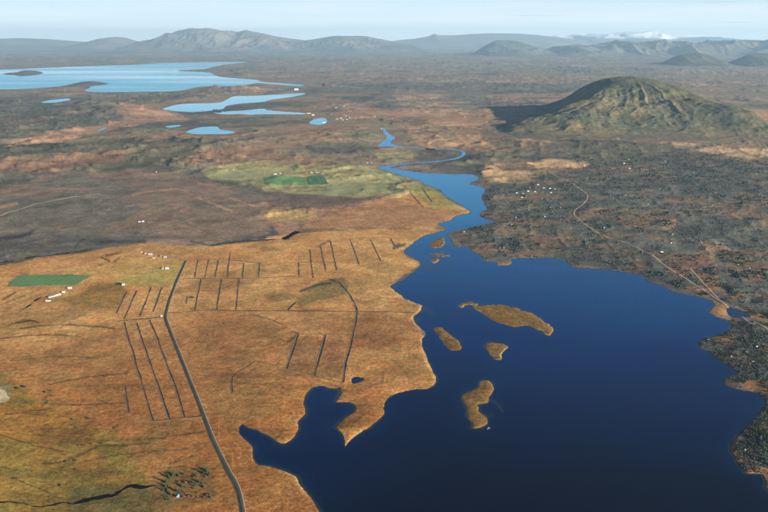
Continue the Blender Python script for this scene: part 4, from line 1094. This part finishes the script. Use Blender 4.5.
# the small plantation by the road
for a, b in ((0.02, 0.98), (0.0, 0.9), (0.05, 0.72), (0.02, 0.55), (0.06, 0.4), (0.04, 0.25), (0.09, 0.18), (0.15, 0.2), (0.22, 0.16), (0.28, 0.2), (0.10, 0.62), (0.12, 0.85), (0.80, 0.12), (0.86, 0.05), (0.9, 0.16), (0.84, 0.2), (0.03, 0.66), (0.16, 0.72), (0.34, 0.45), (0.3, 0.5), (0.66, 0.42), (0.62, 0.5), (0.56, 0.44), (0.75, 0.45)):
    for q in range(2):
        x, y = unproj(166 + 48 * a + random.gauss(0, 1.6), 472 + 30 * b + random.gauss(0, 1.2))
        tree(float(x), float(y), CON[random.randrange(5)], random.uniform(0.9, 1.5), 'dark conifer in the small square plantation near the bright blue roof', 'conifers of the plantation')
for row in range(5):
    for k in range(12):
        if random.random() < 0.42: continue
        x, y = unproj(180 + 3.0 * k + random.gauss(0, 1.2), 479 + 5.2 * row + random.gauss(0, 1.4))
        tree(float(x), float(y), LEAF[random.randrange(3)], random.uniform(0.8, 1.3), 'bare brown sapling in a row of the small square plantation', 'saplings of the plantation', 'birch_tree')
# dark shrubs in the rough grass, lower left
for u, v, s, n in ((17.5,391,1.1,7),(24,389.5,1.3,8),(45,394,1.0,4),(50,392.2,.7,2),(52.5,398,.8,2),(47.5,404.5,1.0,3),(44,408,.7,2),(50,418,.8,1),(72,421,.9,2),(88,419.5,1.0,2),(47,427,.9,2),(72,427,.7,1),(75,429,.8,1),(115,429.5,.8,3),(193,299,1.6,5),(71,444.8,.7,1),(78,447,.8,2),(83,447,.8,2),(92,446.5,.8,2),(101,445,.9,2),(11,407.5,.9,2),(125,447.5,.7,2),(66,463.5,.8,3),(75,462.5,.8,3),(75,471.8,.7,3),(60,488,.8,3),(17,494.5,.6,1),(50,499.5,.6,1),(118,427,.6,2)):
    for q in range(n):
        x, y = unproj(u + random.gauss(0, 0.9), v + random.gauss(0, 0.45))
        lab = 'dark bush alone in the parcels right of the road' if u > 190 else 'dark bush in the two thick clumps beside the pale rock at the left edge' if u < 26 and v < 395 else 'dark bush in the loose scatter right of the pale rock at the left edge' if v < 410 else 'low dark bush scattered in mid-slope above the level bush row, lower left' if v < 440 else 'low dark bush in the level broken row across the lower left slope' if v < 450 else 'low dark bush on the olive slope between bush row and dark stream'
        tree(float(x), float(y), BUSH[random.randrange(3)], s * random.uniform(0.8, 1.2), lab, 'dark bushes in the orange grass', 'dark_bush', 'bush')
for q in range(9):
    x, y = unproj(118.5 + random.gauss(0, 1.6), 285 + random.gauss(0, 0.7))
    tree(float(x), float(y), BUSH[random.randrange(3)], random.uniform(1.2, 1.8), 'dark bush beside the lone white house left of the slanting ditches', 'bushes by the lone white house', 'dark_bush', 'bush')

# conifer groves on the right shore: the nearest as single trees, the rest massed
GROVES = [([(650,272),(662,270),(676,276),(664,283),(650,279)], 60), ([(668,282),(690,283),(712,296),(700,296),(680,290)], 90), ([(716,276),(732,270),(748,280),(738,296),(726,292),(718,284)], 110), ([(728,266),(768,268),(768,286),(745,290),(730,280)], 130),
          ([(715,254),(735,250),(752,262),(740,270),(722,262)], 80), ([(700,262),(715,266),(712,276),(704,272)], 24), ([(726,288),(742,292),(738,300),(728,298)], 50), ([(748,300),(768,302),(768,312),(752,306)], 30),
          ([(706,350),(730,340),(768,345),(768,395),(744,388),(728,366)], 190), ([(720,320),(768,326),(768,345),(735,338)], 110), ([(735,450),(750,424),(768,412),(768,485),(742,468)], 170), ([(760,262),(768,258),(768,272),(760,270)], 20),
          ([(700,340),(716,334),(728,332),(724,340),(704,344)], 40)]
pts = []
for P, n in GROVES:
    P = np.array(P, float); got = 0
    uu = np.arange(P[:, 0].min(), P[:, 0].max(), .25); vv = np.arange(P[:, 1].min(), P[:, 1].max(), .25)
    ins = inside_grid(P, uu, vv); ii, jj = np.nonzero(ins)
    for _ in range(n * 3):
        k = random.randrange(len(ii)); x, y = unproj(uu[jj[k]] + random.random() * .25, vv[ii[k]] + random.random() * .25)
        x = float(x); y = float(y)
        if fbm(np.array([x]), np.array([y]), 70, 3, 71)[0] < -0.05 or at_grid(SD, x, y) < 4: continue
        pts.append((x, y)); got += 1
        if got >= n: break
pts.sort(key=lambda p: p[0] ** 2 + p[1] ** 2)
for x, y in pts[:290]:
    u, v = toimg(x, y)
    if v > 405: lab, g = 'dark conifer in the woods on the lowest right shore', 'conifers on the lowest right shore'
    elif v > 318: lab, g = 'dark conifer on the wooded point reaching into the lake at right', 'conifers on the wooded point'
    else: lab, g = 'dark conifer in the groves beside the gravel road at right', 'conifers beside the gravel road'
    tree(x, y, (CON + BUSH)[random.randrange(8)], random.uniform(0.7, 1.25), lab.replace('conifer', 'evergreen'), g.replace('conifers', 'evergreens'), 'evergreen_tree')

def clumps(name, px, py, size, mat, seed, label=None, cat=None):
    """low rounded clumps, uneven, many in one mesh"""
    r = np.random.default_rng(seed); n = len(px)
    z = hgt(px, py) - 0.2
    k = 6
    ang = 2 * np.pi * np.arange(k) / k
    V = np.zeros((n, 2 * k + 1, 3))
    w = size * r.uniform(0.7, 1.4, n)
    rot = r.uniform(0, 6.28, n)
    for j in range(k):
        a = ang[j] + rot
        q = w * r.uniform(0.7, 1.2, n)
        V[:, j] = np.stack([px + q * np.cos(a), py + q * np.sin(a), z], 1)
        q2 = q * r.uniform(0.6, 0.95, n)
        V[:, k + j] = np.stack([px + q2 * np.cos(a + .3), py + q2 * np.sin(a + .3), z + w * r.uniform(0.55, 1.0, n)], 1)
    V[:, 2 * k] = np.stack([px + w * r.uniform(-.2, .2, n), py + w * r.uniform(-.2, .2, n), z + w * r.uniform(1.0, 1.5, n)], 1)
    f = []
    for j in range(k):
        q = (j + 1) % k
        f += [(j, q, k + j), (q, k + q, k + j), (k + j, k + q, 2 * k)]
    f = np.array(f)
    F = (f[None] + (np.arange(n) * (2 * k + 1))[:, None, None]).reshape(-1, 3)
    o = add(name, mesh_from(name, V.reshape(-1, 3), F, mat), kind='stuff')
    if label: o['label'] = label
    return o

# scattered in proportion to the lava cover, spread evenly over the ground
rs = np.random.default_rng(12)
def scatter(n, u0, u1, v0, v1, cond):
    u = rs.uniform(u0, u1, n); v = v0 + (v1 - v0) * rs.random(n) ** 1.35
    x, y = unproj(u, v)
    return (lambda k: (x[k], y[k], u[k], v[k]))(cond(x, y, u, v))
RD = np.full(X.shape, 1e9)
for P, w, m in SIDE: RD = np.minimum(RD, sd_grid(smooth_open(P, 5), us, vs, X, Y, pad=6, closed=False))
lava = lambda x, y: at_grid(Z['lava'], x, y) * (at_grid(RD, x, y) > 13)
sdw = lambda x, y: at_grid(SD, x, y)
x, y, u, v = scatter(110000, 445, 800, 150, 520, lambda x, y, u, v: (lava(x, y) > 0.6) & (sdw(x, y) > 5) & (fbm(x, y, 110, 4, 81) + 0.5 * fbm(x, y, 40, 2, 82) > 0.1) & (at_grid(C[..., 0], x, y) < 0.24))
sz = np.random.default_rng(5).lognormal(0.42, 0.4, len(x)) * np.clip(np.hypot(x, y) / 3600, 0.75, 1.7)
clumps('birch_scrub', x, y, sz, M_scrub, 1, 'brown-grey leafless birch scrub covering the dark lava right of the river')
g = fbm(x * 0 + 0, y * 0, 10, 1, 0)
x2, y2, u2, v2 = scatter(60000, 470, 800, 150, 520, lambda x, y, u, v: (lava(x, y) > 0.6) & (sdw(x, y) > 5) & (fbm(x, y, 130, 4, 83) + 0.35 * fbm(x, y, 900, 3, 84) > 0.42) & (at_grid(C[..., 0], x, y) < 0.26))
gx_ = np.array([p[0] for p in pts[290:]]); gy_ = np.array([p[1] for p in pts[290:]])
x2 = np.concatenate([x2, gx_, gx_ + 4]); y2 = np.concatenate([y2, gy_, gy_ + 6])
sz = np.random.default_rng(6).lognormal(0.8, 0.4, len(x2)) * np.clip(np.hypot(x2, y2) / 3600, 0.8, 1.7)
clumps('evergreen_scrub', x2, y2, sz, M_scrubgreen, 2, 'dark green evergreen scrub and groves on the right shore')

x3, y3, u3, v3 = scatter(34000, 684, 800, 312, 520, lambda x, y, u, v: (lava(x, y) > 0.5) & (sdw(x, y) > 3) & (fbm(x, y, 46, 3, 85) > -0.12))
h_ = rs.random(len(x3)) < 0.55
clumps('evergreen_scrub', x3[h_], y3[h_], rs.uniform(0.9, 2.2, h_.sum()), M_scrubgreen, 3, 'dark evergreen thicket on the wooded point and lowest right shore')
clumps('birch_scrub', x3[~h_], y3[~h_], rs.uniform(0.8, 1.8, (~h_).sum()), M_rust, 4, 'rust-brown birch thicket on the wooded point and lowest right shore')
# pale boulders at the foot of the boot-shaped island
for k, (u, v) in enumerate(((488.3,427.8),(489.6,428.4),(487.6,429.2))):
    x, y = unproj(u, v)
    r = random.Random(k); V = []
    import bmesh
    bm = bmesh.new(); bmesh.ops.create_icosphere(bm, subdivisions=2, radius=1.0)
    for q in bm.verts: q.co *= r.uniform(0.82, 1.12); q.co.z *= 0.7
    me = bpy.data.meshes.new('boulder'); bm.to_mesh(me); bm.free(); me.materials.append(M_rock)
    o = add('boulder', me, None, (float(x), float(y), 0.3), label='pale boulder at the water edge below the boot-shaped island', category='boulder', group='boulders at the boot-shaped island')
    s = r.uniform(1.3, 2.0); o.scale = (s * 1.3, s, s * 0.8)

# ------------------------------------------------------------------ haze
hm = bpy.data.materials.new('haze'); hm.use_nodes = True
nt = hm.node_tree; nt.nodes.clear()
pv = nt.nodes.new('ShaderNodeVolumePrincipled')
pv.inputs['Color'].default_value = (0.52, 0.80, 1.0, 1)
pv.inputs['Density'].default_value = 1.15e-5
pv.inputs['Anisotropy'].default_value = 0.15
out = nt.nodes.new('ShaderNodeOutputMaterial')
nt.links.new(pv.outputs[0], out.inputs['Volume'])
bx = 4.5e5
V = [(sx * bx, yy, zz) for zz in (-20.0, 2150.0) for yy in (-60000.0, 121000.0) for sx in (-1, 1)]
F = [(0, 2, 3, 1), (4, 5, 7, 6), (0, 1, 5, 4), (2, 6, 7, 3), (0, 4, 6, 2), (1, 3, 7, 5)]
add('haze', mesh_from('haze', V, F, hm), kind='stuff')

# ------------------------------------------------------------------ two thin cloud streaks far beyond the mountains
cm, nt, b = new_mat('thin_cloud')
b.inputs['Base Color'].default_value = (0.42, 0.46, 0.5, 1); b.inputs['Roughness'].default_value = 1.0; b.inputs['Specular IOR Level'].default_value = 0.0
tcn = nt.nodes.new('ShaderNodeTexCoord'); mpn = nt.nodes.new('ShaderNodeMapping'); mpn.inputs['Scale'].default_value = (1 / 1800.0, 1 / 900.0, 1 / 200.0)
nzn = nt.nodes.new('ShaderNodeTexNoise'); nzn.inputs['Detail'].default_value = 4
mrn = nt.nodes.new('ShaderNodeMapRange'); mrn.inputs['From Min'].default_value = 0.35; mrn.inputs['From Max'].default_value = 0.7; mrn.inputs['To Min'].default_value = 0.05; mrn.inputs['To Max'].default_value = 0.4
nt.links.new(tcn.outputs['Object'], mpn.inputs['Vector']); nt.links.new(mpn.outputs[0], nzn.inputs['Vector']); nt.links.new(nzn.outputs['Fac'], mrn.inputs['Value']); nt.links.new(mrn.outputs[0], b.inputs['Alpha'])
for u, v, L, lab in ((535, 15.5, 7400, 'faint thin grey cloud streak above the mesa'), (738, 22.3, 7000, 'faint thin grey cloud streak at the right edge above the blue mountains')):
    D = 210000.0
    xs_, zs_ = float(xcrest(u, v, D)), float(zcrest(v, D))
    a, q = np.meshgrid(np.linspace(0, 2 * np.pi, 28, endpoint=False), np.linspace(-1, 1, 40))
    r = np.sqrt(np.clip(1 - q ** 2, 0, 1)) * (0.6 + 0.4 * fbm(q * 3000, a * 0 + u, 900, 4, 95))
    V = np.stack([q * L, r * 900 * np.cos(a), r * 150 * np.sin(a) + 90 * fbm(q * L, q * 0, 3000, 3, 96)], -1)
    n, m = q.shape; idx = np.arange(n * m).reshape(n, m); nx_ = np.roll(idx, -1, 1)
    F = np.stack([idx[:-1].ravel(), nx_[:-1].ravel(), nx_[1:].ravel(), idx[1:].ravel()], 1)
    add('cloud', mesh_from('cloud', V.reshape(-1, 3), F, cm, smooth=True), None, (xs_, D, zs_), label=lab, category='cloud')
